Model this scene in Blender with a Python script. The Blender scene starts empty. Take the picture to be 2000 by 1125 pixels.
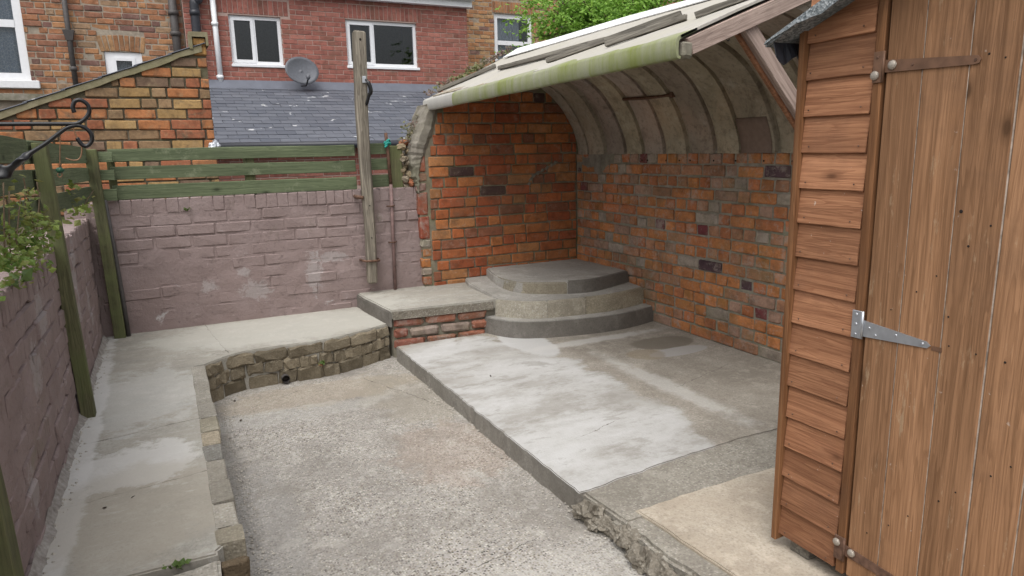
import bpy, bmesh, math, random
import numpy as np
from mathutils import Vector, Matrix, noise
random.seed(7)
SC = bpy.context.scene
COL = SC.collection

# ------------------------------------------------------------------ camera
F = 1350.0; CX, CY = 1000.0, 562.5
EYE = np.array([0.0, 0.0, 1.45])
_dn = np.array([150., 6740., F]); _dn /= np.linalg.norm(_dn)
_v1 = np.array([310 - CX, 0, F]); _v1[1] = -(_dn[0]*_v1[0] + _dn[2]*_v1[2]) / _dn[1]
_v1 /= np.linalg.norm(_v1)
ROT = np.array([np.cross(_v1, -_dn), _v1, -_dn])       # rows: world X, Y, Z in camera axes
def ray(x, y): return ROT @ np.array([x - CX, y - CY, F])
def onZ(x, y, z): d = ray(x, y); return Vector(d*(z - EYE[2])/d[2] + EYE)
def onY(x, y, v): d = ray(x, y); return Vector(d*v/d[1] + EYE)
def onX(x, y, v): d = ray(x, y); return Vector(d*v/d[0] + EYE)

cam = bpy.data.cameras.new('camera'); camo = bpy.data.objects.new('camera', cam); COL.objects.link(camo)
cam.sensor_width = 36; cam.lens = F/2000*36; cam.clip_end = 500; cam.clip_start = .05
c0, c1, c2 = ROT @ np.array([1, 0, 0]), ROT @ np.array([0, -1, 0]), ROT @ np.array([0, 0, -1])
camo.matrix_world = Matrix(((c0[0], c1[0], c2[0], EYE[0]), (c0[1], c1[1], c2[1], EYE[1]), (c0[2], c1[2], c2[2], EYE[2]), (0, 0, 0, 1)))
SC.camera = camo

# ------------------------------------------------------------------ sky, sun, exposure (overcast)
SUN_EL, SUN_AZ = math.radians(62), math.radians(222)    # azimuth clockwise from +Y
w = bpy.data.worlds.new('World'); SC.world = w; w.use_nodes = True
wn, wl = w.node_tree.nodes, w.node_tree.links
bg = wn['Background']
sky = wn.new('ShaderNodeTexSky'); sky.sky_type = 'NISHITA'; sky.sun_disc = False
sky.sun_elevation = SUN_EL; sky.sun_rotation = SUN_AZ; sky.dust_density = 5; sky.air_density = 1.0; sky.ozone_density = 1
hs = wn.new('ShaderNodeHueSaturation'); hs.inputs['Saturation'].default_value = .26
wl.new(sky.outputs[0], hs.inputs['Color']); wl.new(hs.outputs[0], bg.inputs[0]); bg.inputs[1].default_value = .15
sl = bpy.data.lights.new('sun', 'SUN'); sl.energy = .9; sl.angle = math.radians(70); sl.color = (1, .985, .965)
so = bpy.data.objects.new('sun', sl); COL.objects.link(so)
sd = Vector((math.sin(SUN_AZ)*math.cos(SUN_EL), math.cos(SUN_AZ)*math.cos(SUN_EL), math.sin(SUN_EL)))
so.rotation_euler = sd.to_track_quat('Z', 'Y').to_euler(); so.location = (0, -5, 8)
vs = SC.view_settings; vs.view_transform = 'Standard'; vs.look = 'None'; vs.gamma = 1; vs.use_curve_mapping = False
vs.exposure = 0.52

# ------------------------------------------------------------------ node helpers
class NT:
    def __init__(s, name, rough=.85, spec=.3):
        s.m = bpy.data.materials.new(name); s.m.use_nodes = True
        s.n, s.l = s.m.node_tree.nodes, s.m.node_tree.links
        s.b = s.n['Principled BSDF']; s.b.inputs['Roughness'].default_value = rough
        s.b.inputs['Specular IOR Level'].default_value = spec
        s._p = None
    def new(s, t): return s.n.new('ShaderNode'+t)
    def put(s, sock, v):
        if isinstance(v, bpy.types.NodeSocket): s.l.new(v, sock)
        elif v is not None:
            if isinstance(v, (tuple, list)) and len(v) == 3 and sock.type == 'RGBA': v = (*v, 1)
            sock.default_value = v
    def pos(s, scale=(1, 1, 1), rnd=False):
        t = s.new('TexCoord').outputs['Object']
        if rnd:
            oi = s.new('ObjectInfo'); a = s.new('VectorMath'); a.operation = 'SCALE'
            a.inputs[0].default_value = (37, 53, 71); s.l.new(oi.outputs['Random'], a.inputs['Scale'])
            b = s.new('VectorMath'); b.operation = 'ADD'; s.l.new(t, b.inputs[0]); s.l.new(a.outputs[0], b.inputs[1]); t = b.outputs[0]
        if scale != (1, 1, 1):
            m = s.new('VectorMath'); m.operation = 'MULTIPLY'; s.l.new(t, m.inputs[0]); m.inputs[1].default_value = scale; t = m.outputs[0]
        return t
    def noise(s, vec, scale, detail=4, rough=.55, dist=0, out='Fac'):
        t = s.new('TexNoise'); s.put(t.inputs['Vector'], vec); t.inputs['Scale'].default_value = scale
        t.inputs['Detail'].default_value = detail; t.inputs['Roughness'].default_value = rough; t.inputs['Distortion'].default_value = dist
        return t.outputs[out]
    def voro(s, vec, scale, out='Distance', feature='F1'):
        t = s.new('TexVoronoi'); t.feature = feature; s.put(t.inputs['Vector'], vec); t.inputs['Scale'].default_value = scale
        return t.outputs[out]
    def ramp(s, fac, *stops):
        r = s.new('ValToRGB'); s.l.new(fac, r.inputs[0]); e = r.color_ramp.elements
        while len(e) < len(stops): e.new(.5)
        for i, (p, c) in enumerate(stops):
            e[i].position = p
            if isinstance(c, (int, float)): c = (c, c, c)
            e[i].color = (*c, 1)
        return r.outputs[0]
    def mix(s, fac, a, b, blend='MIX'):
        m = s.new('Mix'); m.data_type = 'RGBA'; m.blend_type = blend
        s.put(m.inputs[0], fac); s.put(m.inputs[6], a); s.put(m.inputs[7], b); return m.outputs[2]
    def math(s, op, a, b=0, clamp=False):
        m = s.new('Math'); m.operation = op; m.use_clamp = clamp; s.put(m.inputs[0], a); s.put(m.inputs[1], b); return m.outputs[0]
    def bump(s, h, strength=.4, dist=.01, prev=None):
        b = s.new('Bump'); b.inputs['Strength'].default_value = strength; b.inputs['Distance'].default_value = dist
        s.l.new(h, b.inputs['Height'])
        if prev is not None: s.l.new(prev, b.inputs['Normal'])
        return b.outputs[0]
    def ell(s, vec, c, r, soft=.3, nz=None, amt=.5):
        """1 inside an ellipse (world xy), ragged by noise"""
        a = s.new('VectorMath'); a.operation = 'SUBTRACT'; s.put(a.inputs[0], vec); a.inputs[1].default_value = (*c, 0)
        b = s.new('VectorMath'); b.operation = 'MULTIPLY'; s.l.new(a.outputs[0], b.inputs[0]); b.inputs[1].default_value = (1/r[0], 1/r[1], 0)
        l = s.new('VectorMath'); l.operation = 'LENGTH'; s.l.new(b.outputs[0], l.inputs[0])
        d = l.outputs['Value']
        if nz is not None: d = s.math('ADD', d, s.math('MULTIPLY', s.math('SUBTRACT', nz, .5), amt*2))
        mr = s.new('MapRange'); mr.interpolation_type = 'SMOOTHSTEP'; s.l.new(d, mr.inputs[0])
        mr.inputs[1].default_value = 1-soft; mr.inputs[2].default_value = 1+soft; mr.inputs[3].default_value = 1; mr.inputs[4].default_value = 0
        return mr.outputs[0]
    def seg(s, vec, a, b, wd, wob):
        """thin wandering crack along a segment in world xy"""
        dx, dy = b[0]-a[0], b[1]-a[1]; L = math.hypot(dx, dy); mx_, my_ = (a[0]+b[0])/2, (a[1]+b[1])/2
        sp = s.new('SeparateXYZ'); s.put(sp.inputs[0], vec); X_, Y_ = s.math('SUBTRACT', sp.outputs[0], mx_), s.math('SUBTRACT', sp.outputs[1], my_)
        u = s.math('ADD', s.math('MULTIPLY', X_, dx/L), s.math('MULTIPLY', Y_, dy/L)); v = s.math('ADD', s.math('MULTIPLY', X_, -dy/L), s.math('MULTIPLY', Y_, dx/L))
        v = s.math('ADD', v, s.math('MULTIPLY', s.math('SUBTRACT', s.noise(vec, 9, 5, .7), .5), wob*2))
        m = s.math('MULTIPLY', s.math('LESS_THAN', s.math('ABSOLUTE', v), wd), s.math('LESS_THAN', s.math('ABSOLUTE', u), L/2))
        return s.math('MULTIPLY', m, s.ramp(s.noise(vec, 14, 3), (.35, .15), (.55, .9)))
    def fin(s, col, normal=None, rough=None):
        s.put(s.b.inputs['Base Color'], col)
        if normal is not None: s.l.new(normal, s.b.inputs['Normal'])
        if rough is not None: s.put(s.b.inputs['Roughness'], rough)
        return s.m

def plain(name, col, rough=.6, metal=0, spec=.4, var=.15, bump=0, scale=30):
    t = NT(name, rough, spec); p = t.pos(rnd=True); t.b.inputs['Metallic'].default_value = metal
    n = t.noise(p, scale, 5)
    c = t.mix(t.ramp(n, (.3, 0), (.7, 1)), tuple(v*(1-var) for v in col), tuple(min(1, v*(1+var)) for v in col))
    return t.fin(c, t.bump(n, bump, .004) if bump else None)

def brick_mat(name, grime=(.12, .09, .06), lime=.25, limecol=(.45, .38, .31), green=0.0, spall=.3):
    t = NT(name, .92, .15); p = t.pos(rnd=True)
    oi = t.new('ObjectInfo'); base = oi.outputs['Color']
    n1 = t.noise(p, 14, 6, .62); n2 = t.noise(p, 55, 4, .7); n3 = t.noise(p, 7, 4, .6, 1.2)
    c = t.mix(1.0, base, t.ramp(n1, (.3, .55), (.5, .9), (.7, 1.0)), 'MULTIPLY')
    c = t.mix(t.math('MULTIPLY', t.ramp(n3, (.56, 0), (.75, 1)), spall), c, grime)
    c = t.mix(t.math('MULTIPLY', t.ramp(t.noise(p, 20, 8, .78, .5), (.53, 0), (.66, 1)), lime), c, limecol)
    c = t.mix(t.ramp(n2, (.35, .25), (.6, 0)), c, (.05, .035, .03))
    if lime > .6:
        gp = t.new('NewGeometry').outputs['Position']
        c = t.mix(t.ramp(t.noise(gp, 5, 9, .76, .4), (.53, 0), (.64, .6)), c, (.4, .345, .3))
    if green:
        c = t.mix(t.math('MULTIPLY', t.ramp(t.noise(t.pos(rnd=True), 4, 4), (.5, 0), (.7, 1)), green), c, (.16, .17, .05))
    gq = t.new('NewGeometry').outputs['Position']
    c = t.mix(t.ramp(t.noise(gq, 3.1, 9, .72, .4), (.5, 0), (.7, .6)), c, tuple(v*1.1 for v in grime))
    h = t.math('ADD', t.math('MULTIPLY', n1, .7), t.math('MULTIPLY', n2, .35))
    return t.fin(c, t.bump(h, .6, .006))

def mortar_mat(name, col, dark, moss=0.0, scale=18):
    t = NT(name, .95, .1); p = t.pos()
    n = t.noise(p, scale, 7, .65); n2 = t.noise(p, 2.2, 4, .6)
    c = t.mix(t.ramp(n, (.3, 0), (.72, 1)), dark, col)
    if moss: c = t.mix(t.math('MULTIPLY', t.ramp(n2, (.45, 0), (.65, 1)), moss), c, (.13, .15, .05))
    return t.fin(c, t.bump(t.math('ADD', n, t.math('MULTIPLY', t.noise(p, 160, 3), .3)), .7, .008))

def wood_mat(name, light, dark, axis, knots=True, wear=None, fine=1.0, rough=.75, green=None, fleck=0, bare=0, streak=.55, gscale=1.0):
    """axis: index of the grain direction in the board's own coordinates"""
    t = NT(name, rough, .2)
    def sp(across, along):
        k = [across]*3; k[axis] = along; return t.pos(tuple(k), rnd=True)
    n1 = t.noise(sp(15*gscale, 1.1), 1.0, 3, .5, 1.2); n2 = t.noise(sp(120, 3.0), 1.0, 4, .7, .3); n3 = t.noise(sp(300, 9), 1.0, 3, .7)
    # distort growth rings around knots
    rings = t.math('FRACT', t.math('MULTIPLY', n1, 9.0))
    rg_ = t.ramp(rings, (0, 0), (.5, .25), (.86, 1), (.93, 1), (1, 0))
    c = t.mix(t.math('MULTIPLY', rg_, .6), light, dark)
    c = t.mix(t.ramp(n2, (.36, .7), (.56, 0)), c, tuple(v*.8 for v in dark))
    c = t.mix(t.ramp(n3, (.6, 0), (.75, .35)), c, tuple(min(1, v*1.35) for v in light))
    st = t.noise(sp(22, .7), 1.0, 4, .6, .2)
    c = t.mix(t.ramp(st, (.38, streak), (.58, 0)), c, tuple(v*.62 for v in dark))
    c = t.mix(t.ramp(st, (.56, 0), (.72, streak*.7)), c, tuple(min(1, v*1.25+.02) for v in light))
    oi = t.new('ObjectInfo')
    c = t.mix(1.0, c, t.ramp(oi.outputs['Random'], (0, .74), (.5, .95), (1, 1.1)), 'MULTIPLY')
    c = t.mix(t.ramp(t.noise(t.pos(rnd=True), 4.0, 6, .7), (.5, 0), (.7, .35)), c, tuple(v*.55+.02 for v in dark))
    if knots:
        ks = [8.0]*3; ks[axis] = 3.6
        k = t.voro(t.pos(tuple(ks), rnd=True), 1.0)
        c = t.mix(t.ramp(k, (.05, .9), (.09, .35), (.17, 0)), c, tuple(v*.42 for v in dark))
    if wear:
        c = t.mix(t.ramp(t.noise(t.pos(rnd=True), 9, 6, .72), (.58, 0), (.68, .8)), c, wear)
    if green:
        c = t.mix(t.ramp(t.noise(t.pos(rnd=True), 5, 5, .68), (.42, 0), (.6, .8)), c, green)
    if fleck:
        c = t.mix(t.ramp(t.noise(t.pos(rnd=True), 38, 5, .6), (.70, 0), (.735, fleck)), c, (.6, .55, .48))
    if bare:
        c = t.mix(t.math('MULTIPLY', t.ramp(t.noise(sp(26, 5), 1.0, 6, .75), (.60, 0), (.66, 1)), bare), c, (.52, .4, .26))
    h = t.math('ADD', n2, t.math('ADD', t.math('MULTIPLY', rg_, -.35), t.math('MULTIPLY', n3, .3)))
    return t.fin(c, t.bump(h, .5, .003))

# ---- concretes (objects at the world origin, so object coordinates are metres in the yard)
def concrete(name, c1, c2, agg=0.0, extra=None, scale=1.0, bstr=.35):
    t = NT(name, .93, .15); p = t.pos()
    big = t.noise(p, 1.6*scale, 6, .6, .4); mid = t.noise(p, 9*scale, 6, .65); fine = t.noise(p, 90, 4, .7)
    c = t.mix(t.ramp(big, (.34, 0), (.66, 1)), c1, c2)
    c = t.mix(t.ramp(mid, (.3, .28), (.5, 0)), c, tuple(v*.62 for v in c1))
    c = t.mix(t.ramp(mid, (.58, 0), (.75, .3)), c, tuple(min(1, v*1.3) for v in c2))
    c = t.mix(t.ramp(fine, (.34, .4), (.5, 0)), c, tuple(v*.5 for v in c1))
    crisp = t.noise(p, 4.5*scale, 10, .76, .15); crisp2 = t.noise(t.pos((1.1, .9, 1.3)), 7*scale, 10, .78, .1)
    c = t.mix(t.ramp(crisp, (.5, 0), (.56, .3), (.68, .45)), c, tuple(v*.66 for v in c1))
    c = t.mix(t.ramp(crisp2, (.53, 0), (.58, .3), (.7, .5)), c, tuple(min(1, v*1.22) for v in c2))
    h = t.math('ADD', t.math('MULTIPLY', mid, .7), t.math('MULTIPLY', fine, .5))
    if agg:
        v = t.voro(p, 105); vc = t.voro(p, 105, 'Color'); v2 = t.voro(p, 48); vc2 = t.voro(p, 48, 'Color')
        sep = t.new('SeparateColor'); t.l.new(vc, sep.inputs[0])
        stone = t.ramp(sep.outputs[0], (0, (.07, .065, .06)), (.3, (.2, .17, .13)), (.6, (.36, .33, .27)), (1, (.62, .59, .53)))
        m = t.math('MULTIPLY', t.ramp(v, (.3, 1), (.62, 0)), t.ramp(t.math('ADD', big, t.math('MULTIPLY', mid, .35)), (.5, .18), (.78, 1)))
        c = t.mix(t.math('MULTIPLY', m, agg), c, stone)
        h = t.math('ADD', h, t.math('MULTIPLY', t.ramp(v, (.2, 1), (.7, 0)), .6*agg))
    if extra: c = extra(t, p, c, mid, big)
    return t.fin(c, t.bump(h, bstr, .008))

def pit_extra(t, p, c, mid, big):
    mid = t.noise(p, 5, 10, .76, .2)
    c = t.mix(t.math('MULTIPLY', t.ell(p, (.75, 4.2), (.65, .22), .15, mid, 1.0), .45), c, (.37, .31, .23))
    c = t.mix(t.math('MULTIPLY', t.ell(p, (1.2, 3.9), (.25, .5), .2, mid, 1.1), .5), c, (.30, .27, .215))
    c = t.mix(t.math('MULTIPLY', t.ell(p, (1.15, 3.0), (.3, .35), .2, mid, 1.3), .3), c, (.34, .25, .19))
    c = t.mix(t.math('MULTIPLY', t.ell(p, (.55, 3.9), (.5, .12), .2, mid, 1.4), .3), c, (.46, .45, .42))
    c = t.mix(t.math('MULTIPLY', t.ell(p, (1.05, 1.85), (.5, .14), .2, mid, 1.4), .35), c, (.5, .48, .44))
    c = t.mix(t.math('MULTIPLY', t.ell(p, (.2, 2.6), (.16, .7), .2, mid, 1.3), .4), c, (.27, .26, .245))
    hv = t.noise(p, 2.3, 10, .74, .2)
    c = t.mix(t.ramp(hv, (.55, 0), (.61, .35), (.72, .5)), c, (.49, .465, .42))
    c = t.mix(t.ramp(t.noise(t.pos((1.5, 1, 1)), 1.9, 10, .72, .3), (.54, 0), (.58, .3), (.7, .45)), c, (.22, .2, .17))
    c = t.mix(t.ramp(t.voro(p, 23), (.07, .7), (.1, 0)), c, (.5, .475, .43))
    c = t.mix(t.ramp(t.voro(t.pos((1.03, .97, 1)), 31), (.06, .7), (.085, 0)), c, (.08, .07, .06))
    for a_, b_ in (((.72, 2.02), (1.12, 2.1)), ((.28, 4.1), (.62, 4.3)), ((1.05, 4.35), (1.32, 3.6))):
        c = t.mix(t.seg(p, a_, b_, .0022, .03), c, (.1, .09, .075))
    return c

def slab_extra(t, p, c, mid, big):
    n = t.noise(p, 3.2, 9, .7, .3); gr_ = t.noise(p, 40, 6, .75)
    new = t.ell(p, (1.65, 3.2), (.62, 1.5), .07, n, .4)
    a = t.mix(t.ramp(t.noise(t.pos((1.2, 1.8, 1)), 2.2, 9, .68, .1), (.36, 0), (.62, 1)), (.315, .30, .272), (.42, .41, .385))
    c = t.mix(new, c, a)
    wn_ = t.math('ADD', t.math('MULTIPLY', t.noise(t.pos((1.1, 1.7, 1)), 1.7, 9, .7, .1), .85), t.math('MULTIPLY', gr_, .15))
    c = t.mix(t.math('MULTIPLY', new, t.ramp(wn_, (.45, 0), (.53, .55), (.62, .9))), c, (.51, .507, .493))
    c = t.mix(t.math('MULTIPLY', new, t.ramp(t.noise(t.pos((1, 2.1, 1)), 4.2, 10, .74, .1), (.55, 0), (.6, .45), (.7, .65))), c, (.27, .255, .225))
    c = t.mix(t.math('MULTIPLY', t.ell(p, (2.2, 4.2), (.16, .36), .1, n, .5), .8), c, (.52, .52, .51))
    c = t.mix(t.math('MULTIPLY', t.ell(p, (2.62, 4.02), (.55, .06), .4, t.noise(p, 9, 9, .75), 1.0), .55), c, (.54, .53, .5))
    c = t.mix(t.math('MULTIPLY', t.ell(p, (3.02, 3.72), (.25, .15), .1, n, .45), .85), c, (.17, .15, .12))
    c = t.mix(t.math('MULTIPLY', t.ell(p, (2.98, 3.5), (.24, .085), .04, n, .22), .85), c, (.37, .36, .345))
    c = t.mix(t.math('MULTIPLY', t.ell(p, (2.75, 3.55), (.13, .12), .1, n, .5), .5), c, (.26, .21, .14))
    c = t.mix(t.math('MULTIPLY', t.ell(p, (2.47, 3.0), (.07, .6), .5, t.noise(p, 12, 9, .75), 1.2), .5), c, (.55, .54, .51))
    for a_, b_ in (((2.5, 2.95), (3.05, 3.12)), ((1.62, 2.62), (1.95, 2.72))):
        c = t.mix(t.seg(p, a_, b_, .002, .03), c, (.14, .125, .105))
    return c

def path_extra(t, p, c, mid, big):
    n = t.noise(p, 5, 10, .76, .2)
    c = t.mix(t.ramp(t.noise(t.pos((.8, 3.5, 1)), 3, 6, .65, .3), (.42, .55), (.6, 0)), c, (.33, .305, .26))
    c = t.mix(t.ramp(t.noise(t.pos((1, 3, 1)), 9, 6, .7, .3), (.6, 0), (.72, .5)), c, (.6, .585, .56))
    for a_, b_ in (((-.45, 3.33), (.04, 3.42)), ((.17, 5.4), (.26, 4.49)), ((-.45, 2.72), (.04, 2.80))):
        c = t.mix(t.seg(p, a_, b_, .0035, .02), c, (.13, .115, .095))
    c = t.mix(t.math('MULTIPLY', t.ell(p, (-.42, 3.4), (.05, 2.0), .25, n, 1.3), .6), c, (.62, .61, .59))
    c = t.mix(t.math('MULTIPLY', t.ell(p, (-.22, 3.0), (.22, .22), .15, n, 1.2), .65), c, (.6, .59, .565))
    c = t.mix(t.math('MULTIPLY', t.ell(p, (-.2, 3.9), (.25, .5), .2, n, 1.2), .4), c, (.55, .545, .52))
    c = t.mix(t.math('MULTIPLY', t.ell(p, (-.2, 2.6), (.3, .4), .2, n, 1.0), .4), c, (.37, .33, .265))
    c = t.mix(t.math('MULTIPLY', t.ell(p, (.7, 5.0), (.9, .4), .2, n, .8), .5), c, (.5, .49, .44))
    return c

M = {}
M['pit'] = concrete('rough_concrete', (.28, .26, .232), (.42, .4, .37), 1.0, pit_extra, bstr=.5)
M['slab'] = concrete('slab_concrete', (.24, .215, .18), (.37, .34, .29), .3, slab_extra)
M['path'] = concrete('path_concrete', (.31, .295, .255), (.43, .415, .37), .12, path_extra)
M['path_near'] = concrete('path_concrete_near', (.3, .28, .235), (.42, .395, .345), .5)
M['near_slab'] = concrete('beige_concrete', (.4, .34, .265), (.53, .475, .39), .25)
M['grey_strip'] = concrete('grey_concrete', (.24, .22, .185), (.33, .31, .265), .55)
M['step'] = concrete('step_concrete', (.31, .295, .265), (.42, .405, .37), .1)
M['step_dark'] = concrete('dark_cement', (.15, .138, .12), (.21, .195, .175), 0.0)
M['step_mid'] = concrete('grey_cement', (.2, .185, .16), (.3, .285, .255), .15)
M['stone'] = concrete('kerb_stone', (.24, .21, .16), (.36, .32, .25), .35, bstr=.7)
M['edge'] = concrete('edge_concrete', (.17, .15, .12), (.27, .245, .2), .4, bstr=.9)
M['ground'] = concrete('yard_ground', (.1, .09, .08), (.16, .15, .13), .2)

M['brick'] = brick_mat('orange_brick', lime=.35, spall=.35)
M['brick_lime'] = brick_mat('limey_orange_brick', lime=.75, limecol=(.40, .335, .29), green=.25, spall=.3)
M['brick_gable'] = brick_mat('yellow_orange_brick', grime=(.13, .095, .065), lime=.45, limecol=(.4, .31, .18), spall=1.0)
M['brick_far'] = brick_mat('weathered_house_brick', lime=.4, spall=.5)
M['brick_red'] = brick_mat('red_facing_brick', lime=.1, limecol=(.5, .4, .36), spall=.1)
M['mortar'] = mortar_mat('shelter_mortar', (.30, .265, .2), (.15, .135, .095), .5)
M['mortar_lime'] = mortar_mat('shelter_lime_mortar', (.36, .33, .27), (.19, .175, .14), .35)
M['mortar_gable'] = mortar_mat('gable_mortar', (.20, .17, .125), (.09, .075, .055), .3)
M['mortar_far'] = mortar_mat('house_mortar', (.43, .37, .29), (.25, .21, .17))
M['mortar_red'] = mortar_mat('pale_mortar', (.5, .37, .32), (.4, .29, .25))
M['render'] = mortar_mat('old_render', (.30, .275, .235), (.14, .125, .1), .25, 12)
M['crust'] = mortar_mat('lime_crust', (.44, .42, .39), (.2, .175, .155), 0, 30)
M['dark_bed'] = mortar_mat('dark_bed', (.17, .15, .115), (.08, .07, .05), .2)
M['verge'] = mortar_mat('verge_mortar', (.31, .275, .185), (.18, .155, .095), .25, 14)

def painted():
    t = NT('mauve_masonry_paint', .8, .25); p = t.pos()
    g = t.new('NewGeometry').outputs['Position']
    n1 = t.noise(g, 6, 6, .6); n2 = t.noise(g, 45, 5, .7); n3 = t.noise(g, 2.3, 5, .6, .6)
    c = t.mix(t.ramp(n1, (.3, 0), (.7, 1)), (.24, .183, .172), (.315, .247, .235))
    c = t.mix(t.ramp(n3, (.42, 0), (.6, .5)), c, (.26, .195, .18))
    c = t.mix(t.ramp(t.noise(g, 11, 7, .72, .8), (.615, 0), (.69, .6)), c, (.42, .355, .345))
    c = t.mix(t.ramp(t.noise(g, 3.6, 7, .7, .5), (.66, 0), (.71, .75)), c, (.5, .48, .47))
    c = t.mix(t.ramp(t.noise(g, 24, 5, .7), (.3, .5), (.4, 0)), c, (.1, .075, .07))
    sx = t.new('SeparateXYZ'); t.l.new(g, sx.inputs[0]); back = t.math('GREATER_THAN', sx.outputs[1], 5.3); side = t.math('SUBTRACT', 1.0, back)
    vb_ = t.new('CombineXYZ'); t.l.new(sx.outputs[0], vb_.inputs[0]); t.l.new(sx.outputs[2], vb_.inputs[1])
    vs_ = t.new('CombineXYZ'); t.l.new(sx.outputs[1], vs_.inputs[0]); t.l.new(sx.outputs[2], vs_.inputs[1])
    rag = t.noise(g, 22, 9, .78, .3)
    for (cc, rr_, msk, vec) in (((.22, .52), (.05, .04), back, vb_), ((.48, .60), (.045, .03), back, vb_), ((.55, .46), (.09, .07), back, vb_), ((.98, .55), (.05, .14), back, vb_), ((1.12, .66), (.1, .04), back, vb_),
                                ((3.1, .87), (.09, .09), side, vs_), ((2.85, .72), (.08, .09), side, vs_), ((4.3, .8), (.07, .2), side, vs_), ((2.5, .42), (.06, .08), side, vs_), ((4.8, .6), (.06, .2), side, vs_)):
        c = t.mix(t.math('MULTIPLY', t.math('MULTIPLY', t.ell(vec.outputs[0], cc, rr_, .2, rag, 2.6), msk), .45), c, (.43, .405, .395))
    c = t.mix(t.ramp(t.noise(g, 5.5, 9, .76, .4), (.6, 0), (.64, .45)), c, (.19, .15, .125))
    c = t.mix(t.ramp(t.noise(g, 3.0, 8, .72, .4), (.62, 0), (.7, .4)), c, (.2, .19, .12))
    h = t.math('ADD', t.math('MULTIPLY', n1, 1.0), t.math('MULTIPLY', n2, .6))
    return t.fin(c, t.bump(h, .8, .013))
M['paint'] = painted()

def vault_mat():
    t = NT('vault_concrete', .93, .12); g = t.new('NewGeometry').outputs['Position']
    n1 = t.noise(g, 3, 6, .65, .4); n2 = t.noise(g, 30, 5, .7); n3 = t.noise(g, 1.5, 4, .6)
    oi = t.new('ObjectInfo')
    c = t.mix(t.ramp(n1, (.32, 0), (.68, 1)), (.27, .238, .19), (.42, .38, .32))
    c = t.mix(t.ramp(n3, (.5, 0), (.7, .6)), c, (.39, .285, .21))
    c = t.mix(t.ramp(t.noise(g, 7, 6, .7, .6), (.6, 0), (.7, .5)), c, (.48, .455, .41))
    c = t.mix(t.ramp(n2, (.33, .5), (.5, 0)), c, (.13, .11, .09))
    c = t.mix(t.ramp(t.noise(g, 4.5, 9, .76, .5), (.54, 0), (.64, .6)), c, (.17, .145, .115))
    c = t.mix(t.ramp(t.noise(g, 6.5, 9, .78, .3), (.58, 0), (.64, .45)), c, (.5, .48, .44))
    c = t.mix(1.0, c, oi.outputs['Color'], 'MULTIPLY')
    return t.fin(c, t.bump(t.math('ADD', n1, n2), .7, .01))
M['vault'] = vault_mat()

def sheet_mat(name, base, algae, amt):
    t = NT(name, .8, .25); g = t.new('NewGeometry').outputs['Position']
    st = t.new('VectorMath'); st.operation = 'MULTIPLY'; t.l.new(g, st.inputs[0]); st.inputs[1].default_value = (1, 7, .8)
    n = t.noise(st.outputs[0], 2.2, 5, .65); n2 = t.noise(g, 2.4, 4, .6); n3 = t.noise(g, 60, 4, .7)
    c = t.mix(t.ramp(n, (.3, 0), (.7, 1)), tuple(v*.82 for v in base), base)
    if amt: c = t.mix(t.math('MULTIPLY', t.ramp(t.math('ADD', t.math('MULTIPLY', n, .5), t.math('MULTIPLY', n2, .5)), (.36, 0), (.6, 1)), amt), c, algae)
    c = t.mix(t.ramp(n3, (.33, .3), (.5, 0)), c, tuple(v*.5 for v in base))
    return t.fin(c, t.bump(n3, .25, .003))
M['sheet'] = sheet_mat('roof_sheet', (.5, .475, .43), (.32, .3, .2), .35)
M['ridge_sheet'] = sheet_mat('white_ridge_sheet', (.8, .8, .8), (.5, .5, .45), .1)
M['lip'] = sheet_mat('eave_lip_sheet', (.37, .37, .29), (.2, .23, .065), 1.0)
M['lip_grey'] = sheet_mat('eave_lip_grey', (.47, .455, .43), (.33, .32, .25), .3)

M['fence_x'] = wood_mat('green_stained_board_x', (.155, .185, .105), (.085, .108, .058), 0, wear=(.2, .22, .14), streak=.3)
M['fence_y'] = wood_mat('green_stained_board_y', (.15, .17, .1), (.065, .08, .045), 1, wear=(.2, .205, .13))
M['fence_z'] = wood_mat('green_stained_post', (.17, .165, .085), (.075, .075, .04), 2, knots=False, green=(.125, .14, .06))
M['pole'] = wood_mat('weathered_grey_wood', (.31, .275, .22), (.1, .085, .065), 2, knots=False)
M['timber'] = wood_mat('pinkish_timber', (.44, .34, .29), (.27, .2, .165), 0)
M['plank'] = wood_mat('weathered_plank', (.27, .25, .21), (.11, .1, .085), 0, knots=False)
M['lap'] = wood_mat('orange_brown_lap_board', (.43, .21, .11), (.24, .1, .05), 1, fleck=.5, streak=.4, gscale=1.5)
M['door'] = wood_mat('brown_door_board', (.37, .2, .105), (.215, .108, .052), 2, fleck=.4, bare=.35, streak=.36)
M['trim'] = wood_mat('brown_trim', (.30, .145, .065), (.16, .07, .03), 2, knots=False)
M['brown_plate'] = plain('brown_painted_steel', (.16, .085, .05), .55, .1, .4, .25, .3)
M['galv'] = plain('galvanised_steel', (.5, .52, .55), .42, .75, .5, .12)
M['rust'] = plain('rusty_iron', (.14, .08, .055), .8, .2, .3, .4, .4, 60)
M['bolt'] = plain('pale_bolt_head', (.36, .32, .27), .45, .3)
M['hole'] = plain('dark_hole', (.015, .01, .008), .9)
M['iron'] = plain('black_painted_iron', (.012, .012, .013), .32, .2, .5, .2)
M['copper'] = plain('brown_wire', (.27, .15, .085), .5, .5)
M['bead'] = plain('dark_green_plastic', (.01, .06, .03), .4)
M['teal'] = plain('teal_twine', (.03, .3, .25), .8)
M['blackp'] = plain('black_plastic_pipe', (.03, .032, .04), .4)
M['greyp'] = plain('dark_grey_iron_pipe', (.075, .068, .065), .6)
M['mauvep'] = plain('mauve_painted_pipe', (.2, .13, .12), .6, 0, .3, .25, .3)
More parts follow.
